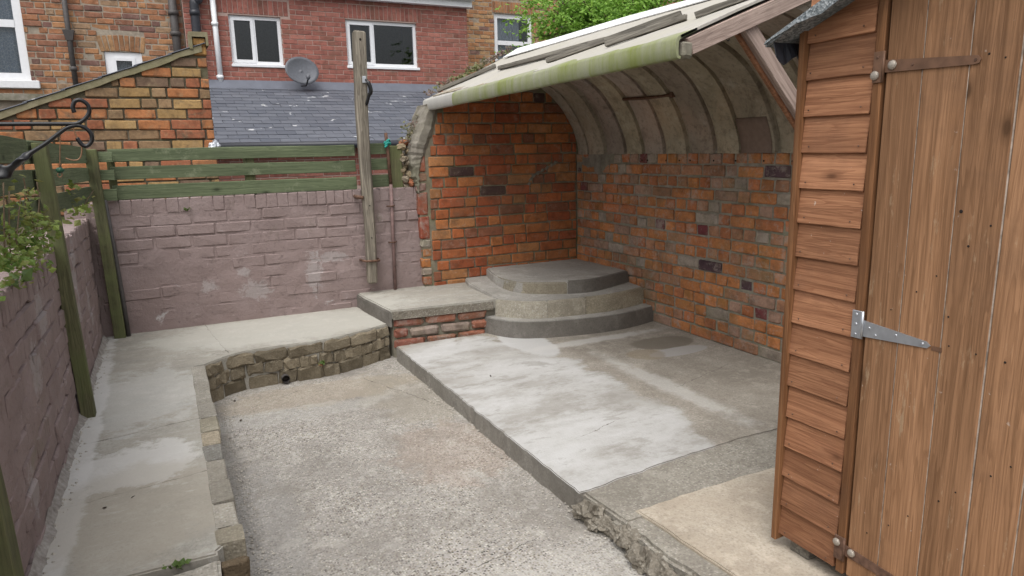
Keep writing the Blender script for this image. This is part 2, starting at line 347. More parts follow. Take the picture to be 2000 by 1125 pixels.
M['upvc'] = plain('white_upvc', (.8, .81, .83), .35, 0, .5, .03)
M['whitep'] = plain('white_painted_stone', (.74, .75, .76), .7, 0, .3, .06)
M['lead'] = plain('lead_sheet', (.125, .135, .165), .6, .1, .4, .12, 0, 6)
M['foil'] = plain('silver_flashing', (.55, .57, .6), .3, .7, .5, .3, .6, 20)
M['dish'] = plain('grey_dish', (.13, .135, .15), .45, .1)
M['room'] = plain('sky_tinted_room', (.2, .22, .26), .9)  # bluish grey: sky reflection of the panes put into the room's colour
M['curtain'] = plain('white_net_curtain', (.6, .62, .65), .9, 0, .2, .08)
M['stem'] = plain('brown_stem', (.12, .085, .05), .9)
M['brown_cement'] = plain('brown_cement', (.2, .145, .115), .9, 0, .2, .12)
M['felt_edge'] = plain('worn_felt_edge', (.26, .28, .29), .9, 0, .2, .2)
def slate_mat():
    t = NT('grey_slate', .55, .35); p = t.pos(rnd=True); oi = t.new('ObjectInfo')
    n = t.noise(p, 8, 5, .6); g = t.new('NewGeometry').outputs['Position']
    c = t.mix(t.ramp(oi.outputs['Random'], (0, 0), (1, 1)), (.088, .098, .122), (.14, .15, .175))
    c = t.mix(t.ramp(n, (.4, .5), (.7, 0)), c, (.09, .095, .11))
    c = t.mix(t.ramp(t.noise(g, 3.8, 6, .62, .3), (.645, 0), (.662, .8)), c, (.6, .6, .6))
    return t.fin(c, t.bump(n, .2, .004))
M['slate'] = slate_mat()
def felt_mat():
    t = NT('mineral_felt', .95, .2); p = t.pos()
    v = t.voro(p, 160, 'Color'); s = t.new('SeparateColor'); t.l.new(v, s.inputs[0])
    c = t.ramp(s.outputs[0], (0, (.1, .115, .12)), (.5, (.19, .21, .22)), (1, (.36, .38, .385)))
    c = t.mix(t.ramp(t.noise(p, 8, 4), (.4, .5), (.6, 0)), c, (.1, .115, .11))
    return t.fin(c, t.bump(t.voro(p, 160), .6, .004))
M['felt'] = felt_mat()
def leaf_mat(name, a, b, c3):
    t = NT(name, .5, .35); g = t.new('NewGeometry')
    n = t.noise(g.outputs['Position'], 6, 3); r = g.outputs['Random Per Island']
    c = t.mix(t.ramp(r, (0, 0), (1, 1)), a, b); c = t.mix(t.ramp(n, (.45, 0), (.62, .8)), c, c3)
    t.fin(c)
    tr = t.new('BsdfTranslucent'); t.put(tr.inputs[0], c); mx = t.new('MixShader'); mx.inputs[0].default_value = .3
    t.l.new(t.b.outputs[0], mx.inputs[1]); t.l.new(tr.outputs[0], mx.inputs[2]); t.l.new(mx.outputs[0], t.n['Material Output'].inputs[0])
    return t.m
M['tree_leaf'] = leaf_mat('fresh_tree_leaf', (.13, .27, .03), (.27, .45, .07), (.2, .38, .05))
M['ivy_leaf'] = leaf_mat('ivy_leaf', (.09, .17, .025), (.22, .28, .06), (.2, .17, .06))
M['moss'] = leaf_mat('sedum_leaf', (.12, .15, .04), (.25, .23, .12), (.24, .16, .16))
M['weed'] = leaf_mat('weed_leaf', (.06, .11, .025), (.11, .17, .04), (.1, .13, .035))
M['grit'] = plain('pale_grit', (.42, .39, .34), .9, 0, .2, .3)
M['dead'] = plain('dead_leaf', (.05, .035, .025), .8)
def glass():
    m = bpy.data.materials.new('window_glass'); m.use_nodes = True; n, l = m.node_tree.nodes, m.node_tree.links
    n.remove(n['Principled BSDF']); tr = n.new('ShaderNodeBsdfTransparent'); tr.inputs[0].default_value = (.82, .85, .87, 1)
    gl = n.new('ShaderNodeBsdfGlossy'); gl.inputs['Roughness'].default_value = .02; fr = n.new('ShaderNodeFresnel'); fr.inputs[0].default_value = 1.52
    mx = n.new('ShaderNodeMixShader'); l.new(fr.outputs[0], mx.inputs[0]); l.new(tr.outputs[0], mx.inputs[1]); l.new(gl.outputs[0], mx.inputs[2])
    l.new(mx.outputs[0], n['Material Output'].inputs[0]); return m
M['glass'] = glass()
def lace():
    t = NT('lace_curtain', .9, .1); p = t.pos()
    v = t.voro(p, 26, 'Distance', 'DISTANCE_TO_EDGE')
    c = t.mix(t.ramp(v, (.02, 1), (.07, 0)), (.42, .47, .54), (.7, .72, .75))
    return t.fin(c)
M['lace'] = lace()
def far_brick():
    t = NT('far_brick_wall', .9, .1); b = t.new('TexBrick'); t.l.new(t.pos((1, 0, 1)), b.inputs['Vector'])
    cb = t.new('CombineXYZ'); s = t.new('SeparateXYZ'); t.l.new(t.pos(), s.inputs[0]); t.l.new(s.outputs[0], cb.inputs[0]); t.l.new(s.outputs[2], cb.inputs[1])
    t.l.new(cb.outputs[0], b.inputs['Vector']); b.inputs['Scale'].default_value = 1
    b.inputs['Brick Width'].default_value = .235; b.inputs['Row Height'].default_value = .085; b.inputs['Mortar Size'].default_value = .01
    b.inputs['Color1'].default_value = (.33, .15, .08, 1); b.inputs['Color2'].default_value = (.22, .11, .07, 1); b.inputs['Mortar'].default_value = (.38, .33, .26, 1)
    return t.fin(b.outputs[0])
M['far_wall'] = far_brick()

# ------------------------------------------------------------------ mesh helpers
BASE = {}
def meta(o, label=None, cat=None, group=None, kind=None):
    if label: o['label'] = label
    if cat: o['category'] = cat
    if group: o['group'] = group
    if kind: o['kind'] = kind
    return o
def thing(name, loc, label, cat, group=None):
    o = bpy.data.objects.new(name, None); o.empty_display_size = .1; o.location = loc; COL.objects.link(o)
    BASE[o.name] = Vector(loc); return meta(o, label, cat, group)
def put(name, me, mat=None, parent=None, loc=(0, 0, 0), rot=None, scale=None, color=None):
    """link a mesh at a WORLD location (parents are unrotated)"""
    o = bpy.data.objects.new(name, me)
    if mat is not None and not me.materials: me.materials.append(mat)
    L = Vector(loc); BASE[o.name] = L.copy()
    if parent is not None: o.parent = parent; L = L - BASE[parent.name]
    o.location = L
    if rot is not None: o.rotation_euler = rot
    if scale is not None: o.scale = scale
    if color is not None: o.color = (*color, 1)
    COL.objects.link(o); return o
def pyd(name, v, f, smooth=False):
    me = bpy.data.meshes.new(name); me.from_pydata([tuple(a) for a in v], [], f); me.update()
    if smooth: me.polygons.foreach_set('use_smooth', [True]*len(me.polygons))
    return me
def bm_me(bm, name, smooth=False):
    bmesh.ops.recalc_face_normals(bm, faces=bm.faces)
    me = bpy.data.meshes.new(name); bm.to_mesh(me); bm.free()
    if smooth: me.polygons.foreach_set('use_smooth', [True]*len(me.polygons))
    return me
def box_me(dx, dy, dz, bev=.003, jit=0.0, seed=0, name='box', cuts=0):
    """box centred on its origin, bevelled and slightly uneven"""
    bm = bmesh.new(); bmesh.ops.create_cube(bm, size=1); bmesh.ops.scale(bm, vec=(dx, dy, dz), verts=bm.verts)
    if bev: bmesh.ops.bevel(bm, geom=bm.edges[:], offset=min(bev, dx*.3, dy*.3, dz*.3), segments=1, affect='EDGES')
    if cuts:
        ax = [dx, dy, dz]; k = ax.index(max(ax))
        es = [e for e in bm.edges if abs((e.verts[0].co-e.verts[1].co)[k]) > ax[k]*.5]
        bmesh.ops.subdivide_edges(bm, edges=es, cuts=cuts, use_grid_fill=True)
    if jit:
        r = random.Random(seed)
        for v in bm.verts: v.co += Vector((r.uniform(-jit, jit), r.uniform(-jit, jit), r.uniform(-jit, jit)))
    return bm_me(bm, name)
def box(name, x0, x1, y0, y1, z0, z1, mat, parent=None, bev=.003, jit=0, cuts=0, rot=None, color=None):
    me = box_me(abs(x1-x0), abs(y1-y0), abs(z1-z0), bev, jit, hash((x0, y0, z0)) & 0xffff, name, cuts)
    return put(name, me, mat, parent, ((x0+x1)/2, (y0+y1)/2, (z0+z1)/2), rot, None, color)
def boxes_me(lst, name='boxes', org=(0, 0, 0)):
    v, f = [], []
    for (x0, x1, y0, y1, z0, z1) in lst:
        b = len(v)
        for x in (x0, x1):
            for y in (y0, y1):
                for z in (z0, z1): v.append((x-org[0], y-org[1], z-org[2]))
        f += [tuple(b+i for i in q) for q in ((0, 1, 3, 2), (4, 6, 7, 5), (0, 4, 5, 1), (2, 3, 7, 6), (0, 2, 6, 4), (1, 5, 7, 3))]
    return pyd(name, v, f)
def beam(name, a, b, wd, th, mat, parent=None, up=(0, 0, 1), bev=.003, jit=0, cuts=0):
    """board from a to b; grain along its local X; wd across, th along 'up'"""
    a, b = Vector(a), Vector(b); d = b-a; L = d.length; x = d.normalized(); y = Vector(up).cross(x).normalized(); z = x.cross(y)
    me = box_me(L, wd, th, bev, jit, int(L*1000), name, cuts)
    e = Matrix((x, y, z)).transposed().to_euler()
    return put(name, me, mat, parent, (a+b)/2, e)
def tube(name, pts, rad, mat, parent=None, n=8, flat=None, cap=True):
    """swept tube through world points; rad scalar or list; flat: list of (width factor, twist)"""
    P = [Vector(p) for p in pts]; org = P[0].copy(); v, f = [], []
    t0 = (P[1]-P[0]).normalized(); up = Vector((0, 0, 1)) if abs(t0.z) < .9 else Vector((0, 1, 0))
    nrm = (up - t0*up.dot(t0)).normalized()
    for i, p in enumerate(P):
        t = (P[min(i+1, len(P)-1)] - P[max(i-1, 0)]).normalized()
        nrm = (nrm - t*nrm.dot(t)).normalized(); bi = t.cross(nrm)
        r = rad[i] if isinstance(rad, (list, tuple)) else rad
        wf, tw = flat[i] if flat else (1, 0)
        for k in range(n):
            a = 2*math.pi*k/n; cx_, cy_ = r*wf*math.cos(a), r/wf*math.sin(a)
            u = cx_*math.cos(tw)-cy_*math.sin(tw); w_ = cx_*math.sin(tw)+cy_*math.cos(tw)
            v.append(p - org + nrm*u + bi*w_)
    for i in range(len(P)-1):
        for k in range(n): f.append((i*n+k, i*n+(k+1) % n, (i+1)*n+(k+1) % n, (i+1)*n+k))
    if cap: f += [tuple(range(n))[::-1], tuple((len(P)-1)*n+k for k in range(n))]
    return put(name, pyd(name, v, f, True), mat, parent, org)
def smooth_pts(pts, n=6, closed=False):
    P = [Vector(p) for p in pts]; out = []
    for i in range(len(P)-1):
        a, b, c, d = P[max(i-1, 0)], P[i], P[i+1], P[min(i+2, len(P)-1)]
        for k in range(n):
            t = k/n; out.append(.5*((2*b)+(c-a)*t+(2*a-5*b+4*c-d)*t*t+(3*b-a-3*c+d)*t**3))
    out.append(P[-1]); return out
def prism_me(poly, z0, z1, bev=.008, name='prism', jit=0.0, org=(0, 0)):
    """vertical prism with softened top edges"""
    bm = bmesh.new(); vs_ = [bm.verts.new((x-org[0], y-org[1], z0)) for x, y in poly]
    fc = bm.faces.new(vs_); r = bmesh.ops.extrude_face_region(bm, geom=[fc])
    top = [g for g in r['geom'] if isinstance(g, bmesh.types.BMVert)]
    bmesh.ops.translate(bm, verts=top, vec=(0, 0, z1-z0))
    if jit:
        for v in bm.verts:
            j = noise.noise_vector(Vector((v.co.x*9, v.co.y*9, v.co.z*5)))*jit; v.co += Vector((j.x, j.y, 0))
    if bev:
        es = [e for e in bm.edges if all(abs(v.co.z-z1) < .02 for v in e.verts)]
        bmesh.ops.bevel(bm, geom=es, offset=bev, segments=2, affect='EDGES')
    bmesh.ops.triangulate(bm, faces=[f for f in bm.faces if len(f.verts) > 4])
    return bm_me(bm, name)
def resample(poly, step=.05):
    out = []
    for i, p in enumerate(poly):
        q = poly[(i+1) % len(poly)]; L = math.dist(p, q); n = max(1, int(L/step))
        out += [(p[0]+(q[0]-p[0])*k/n, p[1]+(q[1]-p[1])*k/n) for k in range(n)]
    return out
def grid_me(x0, x1, y0, y1, step, hfun, name='grid'):
    nx, ny = int((x1-x0)/step)+1, int((y1-y0)/step)+1
    v = []
    for j in range(ny):
        for i in range(nx):
            x, y = x0+(x1-x0)*i/(nx-1), y0+(y1-y0)*j/(ny-1); v.append((x, y, hfun(x, y)))
    f = [(j*nx+i, j*nx+i+1, (j+1)*nx+i+1, (j+1)*nx+i) for j in range(ny-1) for i in range(nx-1)]
    return pyd(name, v, f, True)
def fr(x, y=0.0, z=0, s=1.0, o=4): return noise.fractal(Vector((x*s, y*s, z*s)), 1.0, 2.0, o)
def lump_me(r, seed, name='lump', sub=2, rough=.35):
    bm = bmesh.new(); bmesh.ops.create_icosphere(bm, subdivisions=sub, radius=1)
    for v in bm.verts:
        k = 1 + rough*noise.fractal(v.co*1.6+Vector((seed*3.1, seed, 0)), .8, 2, 5); v.co = Vector((v.co.x*r[0], v.co.y*r[1], v.co.z*r[2]))*k
    return bm_me(bm, name)

# ---- bricks: shared uneven meshes, placed singly
POOL = {}
def brick_me(L, H, D, style):
    cls = 'h' if L < H*2 else 's'
    key = (cls, round(H, 3), style, random.randrange(7))
    if key not in POOL:
        bl = H*1.35 if cls == 'h' else H*2.9
        ch, jt = {'sharp': (.003, .0008), 'old': (.006, .0028), 'worn': (.012, .006), 'paint': (.007, .0035)}[style]
        POOL[key] = (box_me(bl, D, H, ch, jt, len(POOL)*17+3, 'brick_block'), bl)
    return POOL[key]
def lay_bricks(parent, P0, U, N, length, z0, ch, rows, mat, pal, style='old', joint=.011, D=.1, clip=None, hdr=None, Ls=.235, proud=.003, name='brick', wob=.002, hp=.4):
    U, N = Vector(U), Vector(N); rz = math.atan2(U.y, U.x); H = ch-joint; cnt = 0
    for r in range(rows):
        head = hdr(r) if hdr else False
        step = Ls/2 if head is True else Ls
        u = -random.uniform(.1, .9)*step if head == 'mix' else (-(Ls/4) if (r % 2) ^ bool(head) else 0.0)
        if not hdr: u = -(Ls/2)*(r % 2)
        while u < length:
            st = step
            if head == 'mix' and random.random() < hp: st = Ls/2
            st *= random.uniform(.95, 1.05) if style != 'sharp' else 1
            a, b = max(u, 0)+joint/2, min(u+st, length)-joint/2; u += st
            za, zb = z0+r*ch+joint/2, z0+(r+1)*ch-joint/2
            if b-a < .03: continue
            segs = clip(a, b, za, zb) if clip else [(a, b, za, zb)]
            for (a1, b1, z1, z2) in segs:
                if b1-a1 < .025: continue
                me, bl = brick_me(b1-a1, H, D, style)
                pr = random.gauss(0, proud)
                c = Vector(P0) + U*((a1+b1)/2) - N*(D/2-pr); c.z = (z1+z2)/2 + random.gauss(0, wob)
                o = put(name, me, mat, parent, c, (random.gauss(0, .004), random.gauss(0, .006 if style != 'sharp' else 0), rz+random.gauss(0, .004)),
                        ((b1-a1)/bl, 1, (z2-z1)/H), pick(pal)); cnt += 1
    return cnt
def pick(pal):
    tot = sum(p[0] for p in pal); r = random.uniform(0, tot)
    for wgt, c in pal:
        r -= wgt
        if r <= 0: break
    k = random.uniform(.86, 1.14); return tuple(min(1, v*k) for v in c)
def openings_clip(ops):
    def f(a, b, z1, z2):
        segs = [(a, b)]
        for (x0, x1, w0, w1) in ops:
            if z2 > w0+.01 and z1 < w1-.01:
                ns = []
                for s, e in segs:
                    if e <= x0 or s >= x1: ns.append((s, e))
                    else:
                        if s < x0: ns.append((s, x0))
                        if e > x1: ns.append((x1, e))
                segs = ns
        return [(s, e, z1, z2) for s, e in segs]
    return f
def core_boxes(x0, x1, y0, y1, z0, z1, ops):
    xs = sorted({x0, x1, *[o[0] for o in ops], *[o[1] for o in ops]}); zs = sorted({z0, z1, *[o[2] for o in ops], *[o[3] for o in ops]})
    out = []
    for i in range(len(xs)-1):
        for j in range(len(zs)-1):
            mx, mz = (xs[i]+xs[i+1])/2, (zs[j]+zs[j+1])/2
            if not any(o[0] < mx < o[1] and o[2] < mz < o[3] for o in ops): out.append((xs[i], xs[i+1], y0, y1, zs[j], zs[j+1]))
    return out
P_ORANGE = [(5, (.48, .18, .065)), (4, (.45, .145, .056)), (3.5, (.40, .115, .05)), (2, (.47, .215, .088)), (1.5, (.29, .115, .064)), (.6, (.085, .05, .045))]
P_RIGHT = [(5, (.54, .22, .085)), (4, (.5, .185, .08)), (2.4, (.42, .215, .125)), (2, (.40, .25, .18)), (1.1, (.38, .32, .26)), (.3, (.1, .06, .07)), (.3, (.2, .055, .06))]
P_GABLE = [(5.5, (.48, .2, .085)), (2.6, (.47, .30, .13)), (3.6, (.33, .215, .12)), (2, (.40, .15, .08)), (2, (.24, .16, .11))]
P_FAR = [(4, (.43, .2, .105)), (3, (.35, .165, .105)), (2, (.5, .255, .125)), (1.2, (.22, .12, .1)), (1, (.4, .26, .16))]
P_RIGHTFAR = [(4, (.5, .25, .12)), (3, (.42, .2, .1)), (2, (.54, .33, .17)), (1, (.26, .15, .12))]
P_RED = [(5, (.41, .16, .125)), (3, (.37, .145, .115)), (2, (.44, .185, .145))]
P_PINK = [(1, (.2, .15, .15))]

# ================================================================== THE SETTING
ZP, ZL, ZS = .2416, .3515, .1        # path, landing, slab levels (pit floor = 0)
YW = 5.40                            # face of the painted back wall
YB, XR = 5.35, 3.331                 # faces of the shelter end wall and rear wall
XL = -.468                           # face of the painted side wall
g = put('ground', grid_me(-150, 150, -150, 150, 10, lambda x, y: -.9), M['ground']); meta(g, kind='structure')
g = put('yard_base', boxes_me([(-.75, 3.6, -1.5, 5.7, -.95, -.03)]), M['ground']); meta(g, kind='structure')
pit = put('courtyard_floor', grid_me(.0, 3.5, -1.2, 4.95, .03, lambda x, y: .008*fr(x, y, 0, 1.3)+.0025*fr(x, y, 3, 9, 2)-.01*max(0, min(1, (y-3.6)/.8))), M['pit']); meta(pit, kind='structure')

# raised slab (screed), its grey strip and the beige slab the shed stands on
def jag(pts, amp, s=14, seed=0): return [(x+amp*fr(x, y, seed, s, 3), y+amp*fr(y, x, seed+5, s, 3)) for x, y in pts]
edge = resample([(1.357, 2.165), (1.36, 4.60), (3.45, 4.62), (3.45, 2.25), (2.2, 2.245), (1.8, 2.215)], .025)
slab = put('concrete_slab', prism_me(jag(jag(edge, .006), .006, 45, 8), -.03, ZS, .004, jit=.004), M['slab'])
slab.data.materials.append(M['step_mid'])
for pg in slab.data.polygons: pg.material_index = 1 if pg.normal.z < .2 else 0; meta(slab, kind='structure')
strip = resample([(1.40, 1.90), (1.378, 2.16), (1.375, 2.2), (1.8, 2.27), (2.2, 2.30), (3.44, 2.30), (3.44, 1.90)], .05)
o = put('concrete_strip', prism_me(jag(strip, .008, 18, 2), -.03, ZS-.005, .01, jit=.006), M['grey_strip'], slab)
near = resample([(1.545, -1.2), (1.51, 1.3), (1.485, 1.7), (1.47, 1.945), (1.9, 1.958), (3.45, 1.952), (3.45, -1.2)], .05)
o = put('concrete_apron', prism_me(jag(near, .008, 18, 4), -.03, ZS+.004, .005, jit=.004), M['near_slab'], slab)
kerb = resample([(1.375, 1.96), (1.5, 1.96), (1.51, 1.7), (1.535, 1.3), (1.57, -1.2), (1.43, -1.2), (1.41, 1.3), (1.39, 1.7)], .04)
o = put('edge_strip', prism_me(jag(kerb, .012, 16, 7), -.03, ZS-.01, .014, jit=.012), M['grey_strip'], slab)
# broken lumps along its edge
rl = random.Random(4)
for i in range(26):
    t = i/25; y = 2.14-t*1.15; x = 1.362+.045*t+rl.uniform(-.02, .012)
    r = rl.uniform(.028, .055)*(1.15 if i in (0, 1) else 1)
    put('concrete_lump', lump_me((r*.8, r*1.25, r*.95), i*1.7, 'concrete_lump', 3, .6), M['edge'], slab, (x, y, .035+rl.uniform(-.01, .018)), (rl.uniform(-.3, .3), rl.uniform(-.3, .3), rl.uniform(-.4, .4)))

# path with its curved edge
CURVE = [(.112, 4.336), (.265, 4.474), (.422, 4.524), (.612, 4.533), (.74, 4.526), (.91, 4.54), (1.101, 4.61), (1.343, 4.728)]
CV = [(p.x, p.y) for p in smooth_pts([(x, y, 0) for x, y in CURVE], 6)]
poly = [(XL-.06, 2.16), (.033, 2.155), (.033, 2.178)] + resample([(.05, 2.2), (.05, 4.30)], .08)[:-26] + [(.06, 4.33), (.112, 4.34)] + CV[1:] + [(1.33, 4.95), (1.305, 5.2), (1.295, YW+.05), (XL-.06, YW+.05)]
path = put('path', prism_me(jag(poly, .004, 10, 1), -.03, ZP, .006, jit=.003), M['path']); meta(path, kind='structure')
nearp = resample([(XL-.06, -1.2), (.04, -1.2), (.036, 2.148), (-.2, 2.11), (XL-.06, 2.07)], .07)
put('near_slab', prism_me(jag(nearp, .006, 12, 3), -.03, ZP-.012, .01, jit=.005), M['path_near'], path)
cracks = [((-.42, 3.40), (.03, 3.46)), ((.16, 5.38), (.27, 4.50)), ((-.41, 2.16), (.03, 2.2))]
# kerb stones
ky = [onZ(430, y, ZP).y for y in (714, 784, 812, 840, 866, 896, 940, 983, 1034, 1066)]
kc = [(1.1, 1.14, 1.22), (1.05, 1.09, 1.18), (1.2, 1.2, 1.1), (1.25, 1.15, .98), (.62, .67, .76), (1.15, 1.18, 1.24), (1.05, 1.08, 1.14), (1.5, 1.56, 1.68), (1.12, 1.1, 1.0)]
def tinted(name, src, k):
    m = M[src].copy(); m.name = name; b = m.node_tree.nodes['Principled BSDF']; n, l = m.node_tree.nodes, m.node_tree.links
    old = b.inputs['Base Color'].links[0].from_socket; mx = n.new('ShaderNodeMix'); mx.data_type = 'RGBA'; mx.blend_type = 'MULTIPLY'; mx.inputs[0].default_value = 1
    oi = n.new('ShaderNodeObjectInfo'); l.new(old, mx.inputs[6]); l.new(oi.outputs['Color'], mx.inputs[7]); l.new(mx.outputs[2], b.inputs['Base Color'])
    tc = [x for x in n if x.type == 'TEX_COORD'][0]
    a = n.new('ShaderNodeVectorMath'); a.operation = 'SCALE'; a.inputs[0].default_value = (37, 53, 71); l.new(oi.outputs['Random'], a.inputs['Scale'])
    ad = n.new('ShaderNodeVectorMath'); ad.operation = 'ADD'
    tg = [k_.to_socket for k_ in tc.outputs['Object'].links]
    for s in tg: l.new(ad.outputs[0], s)
    l.new(tc.outputs['Object'], ad.inputs[0]); l.new(a.outputs[0], ad.inputs[1]); return m
M['stone_t'] = tinted('kerb_stone_tinted', 'stone', 0)
for i in range(len(ky)-1):
    y1, y0 = ky[i]-.004, ky[i+1]+.004
    if i == 0: y1 = 4.32
    w0 = .0345
    box('kerb_stone', w0, .114+random.uniform(-.008, .008), y0, y1, -.02, ZP+.0025+random.uniform(-.001, .003), M['stone_t'], path, .004, .003, 3, None, tuple(c*.6+k_ for c, k_ in zip(kc[i], (.38, .41, .46))))

box('kerb_stone', .036, .116, 2.112, 2.142, -.02, .222, M['stone_t'], path, .006, .004, 2, None, (.42, .36, .3))
# stone retaining wall under the curve
rw = thing('retaining_wall', (.7, 4.5, 0), 'low curved rubble stone retaining wall holding up the concrete path', 'wall')
def curve_at(s):
    L = 0
    for i in range(len(CV)-1):
        d = math.dist(CV[i], CV[i+1])
        if L+d >= s: t = (s-L)/d; return Vector((CV[i][0]+(CV[i+1][0]-CV[i][0])*t, CV[i][1]+(CV[i+1][1]-CV[i][1])*t, 0)), math.atan2(CV[i+1][1]-CV[i][1], CV[i+1][0]-CV[i][0])
        L += d
    return Vector((*CV[-1], 0)), math.atan2(CV[-1][1]-CV[-2][1], CV[-1][0]-CV[-2][0])
LT = sum(math.dist(CV[i], CV[i+1]) for i in range(len(CV)-1))
rr = random.Random(11)
corep = [(x+.006, y+.016) for x, y in CV] + [(1.5, 4.9), (.3, 4.75), (.06, 4.5)]
put('mortar_bed', prism_me(corep, -.05, ZP-.012, 0, jit=.004, org=(.7, 4.5)), M['dark_bed'], rw, (.7, 4.5, 0))
zrow = [(-.03, .075), (.075, .152), (.152, .226)]
for ri, (za, zb) in enumerate(zrow):
    s = -rr.uniform(0, .06)
    while s < LT:
        ln = rr.uniform(.09, .2) if ri < 2 else rr.uniform(.11, .24); e = min(s+ln, LT); a = max(s, 0)
        if e-a > .035:
            p, ang = curve_at((a+e)/2); nx = Vector((math.sin(ang), -math.cos(ang), 0))
            me = box_me(e-a-.001, .09, zb-za+.001, .012, .009, int(s*997)+ri, 'stone', 2)
            k = rr.uniform(.5, .78); tint = (k*1.0, k*.95, k*.86)
            put('stone', me, M['stone_t'], rw, (p.x-nx.x*.03+nx.x*rr.uniform(-.003, .008), p.y-nx.y*.03+nx.y*rr.uniform(-.003, .008), (za+zb)/2+rr.uniform(-.004, .004)), (rr.uniform(-.05, .05), rr.uniform(-.05, .05), ang+rr.uniform(-.05, .05)), None, tint)
        s = e if e > s else s+.1
box('brick_sliver', .80, .825, 4.512, 4.56, .02, .09, M['stone_t'], rw, .004, .003, 0, None, (1.2, .75, .58))
dp = onY(558, 745, 4.50)
tube('drain_pipe', [(dp.x, 4.60, .03), (dp.x, 4.475, .028)], .025, M['greyp'], rw, 14, cap=False)
put('drain_hole', lump_me((.021, .004, .021), 2, 'drain_hole', 2, 0), M['hole'], rw, (dp.x, 4.50, .03))

# landing between path and steps
lx = [(1.352, 4.652), (2.16, 4.585), (2.3, 4.9), (2.3, YW+.04), (1.305, YW+.04), (1.31, 5.2)]
land = put('landing', prism_me(jag(resample(lx, .07), .004, 12, 6), ZL-.062, ZL, .008, jit=.003), M['path']); meta(land, kind='structure')
put('landing_core', prism_me([(1.37, 4.69), (2.2, 4.62), (2.3, 4.9), (2.3, YW), (1.325, YW)], -.03, ZL-.065, 0), M['mortar_lime'], land)
put('landing_nosing', prism_me(jag(resample([(1.36, 4.644), (2.12, 4.582), (2.125, 4.592), (1.362, 4.655)], .05), .003, 20), ZL-.07, ZL-.012, 0, jit=.003), M['edge'], land)
put('cement_cheek', prism_me(jag(resample([(1.338, 4.655), (1.352, 4.645), (1.36, 4.7), (1.31, 5.2), (1.31, YW), (1.295, YW), (1.294, 5.2)], .05), .002), ZP-.01, ZL-.01, .006, jit=.002), M['step_dark'], land)
uv = Vector((2.12-1.365, 4.598-4.668, 0)); ln = uv.length; uv.normalize()
lay_bricks(land, (1.365, 4.664, 0), uv, Vector((uv.y, -uv.x, 0)), ln, .055, .0775, 3, M['brick_lime'], [(3, (.36, .15, .095)), (2, (.32, .12, .085)), (1.2, (.38, .3, .25))], 'worn', .017)

# corner steps
steps = thing('corner_steps', (2.7, 4.6, ZS), 'three curved concrete steps rising into the brick corner under the vault', 'steps')
def curve_pts(p, n=8): return [(q.x, q.y) for q in smooth_pts([(x, y, 0) for x, y in p], n)]
def step_poly(c, back): return c + back
C1 = curve_pts([(2.045, 4.66), (2.14, 4.42), (2.32, 4.275), (2.7, 4.18), (3.02, 4.17), (3.36, 4.25)])
C2 = curve_pts([(2.135, 4.585), (2.21, 4.48), (2.367, 4.347), (2.701, 4.282), (2.993, 4.271), (3.34, 4.355)])
C3 = curve_pts([(2.33, 4.99), (2.325, 4.80), (2.387, 4.626), (2.617, 4.475), (2.902, 4.414), (3.34, 4.565)])
s1 = put('step', prism_me(jag(step_poly(C1, [(3.36, 4.7), (2.2, 4.8)]), .003, 9), -.02, .225, .012, jit=.002, org=(2.7, 4.3)), M['step'], steps, (2.7, 4.3, 0)); s1['label'] = 'lowest step with a smooth dark cement face'
f1 = [(x, y) for x, y in C1]; f1o = []
for i, (x, y) in enumerate(C1):
    a, b = C1[max(i-1, 0)], C1[min(i+1, len(C1)-1)]; d = Vector((b[0]-a[0], b[1]-a[1])).normalized(); f1o.append((x+d.y*.005, y-d.x*.005))
put('cement_face', prism_me(jag(f1o, .003, 9) + [(x, y+.012) for x, y in reversed(f1)], -.02, .219, .002, jit=.0015, org=(2.7, 4.3)), M['step_dark'], s1, (2.7, 4.3, 0))
s2 = put('step', prism_me(jag([(x+.012*(1 if i == 0 else 0), y+.03) for i, (x, y) in enumerate(C2)] + [(3.36, 4.9), (3.36, 5.37), (2.22, 5.37), (2.16, 5.15)], .002, 9), .2, ZL+.002, .008, jit=.002, org=(2.7, 4.6)), M['step'], steps, (2.7, 4.6, 0)); [setattr(v_.co, 'z', v_.co.z+.034*max(0, min(1, (v_.co.y+4.6-4.55)/.35))) for v_ in s2.data.vertices if v_.co.z > .3]; s2['label'] = 'middle step edged with pale stone blocks'
def seg_block(par, C, i0, i1, depth, z0, z1, mat, nm, tint):
    out, inn = [], []
    for i in range(i0, i1+1):
        a, b = C[max(i-1, 0)], C[min(i+1, len(C)-1)]; d = Vector((b[0]-a[0], b[1]-a[1])).normalized()
        out.append((C[i][0], C[i][1])); inn.append((C[i][0]-d.y*depth, C[i][1]+d.x*depth))
    cxm = sum(p[0] for p in out)/len(out); cym = sum(p[1] for p in out)/len(out)
    me = prism_me([(p[0], p[1]) for p in out+inn[::-1]], z0, z1, .007, nm, .003, org=(cxm, cym))
    for v in me.vertices: v.co.x *= .992; v.co.y *= .992
    return put(nm, me, mat, par, (cxm, cym, 0), None, None, tint)
n2 = len(C2)-1
seg_block(s2, C2, 0, 18, .11, .215, ZL-.002, M['stone_t'], 'kerb_block', (1.25, 1.3, 1.36))
seg_block(s2, C2, 18, 25, .11, .215, ZL-.003, M['stone_t'], 'kerb_block', (1.28, 1.32, 1.36))
seg_block(s2, C2, 25, n2, .11, .213, ZL+.001, M['stone_t'], 'kerb_block', (1.15, 1.16, 1.12))
s3 = put('step', prism_me(jag(C3 + [(3.36, 5.0), (3.36, 5.37), (2.42, 5.37), (2.36, 5.15)], .003, 9), ZL, .455, .01, jit=.003, org=(2.7, 4.9)), M['step'], steps, (2.7, 4.9, 0)); s3['label'] = 'top step set in the corner'
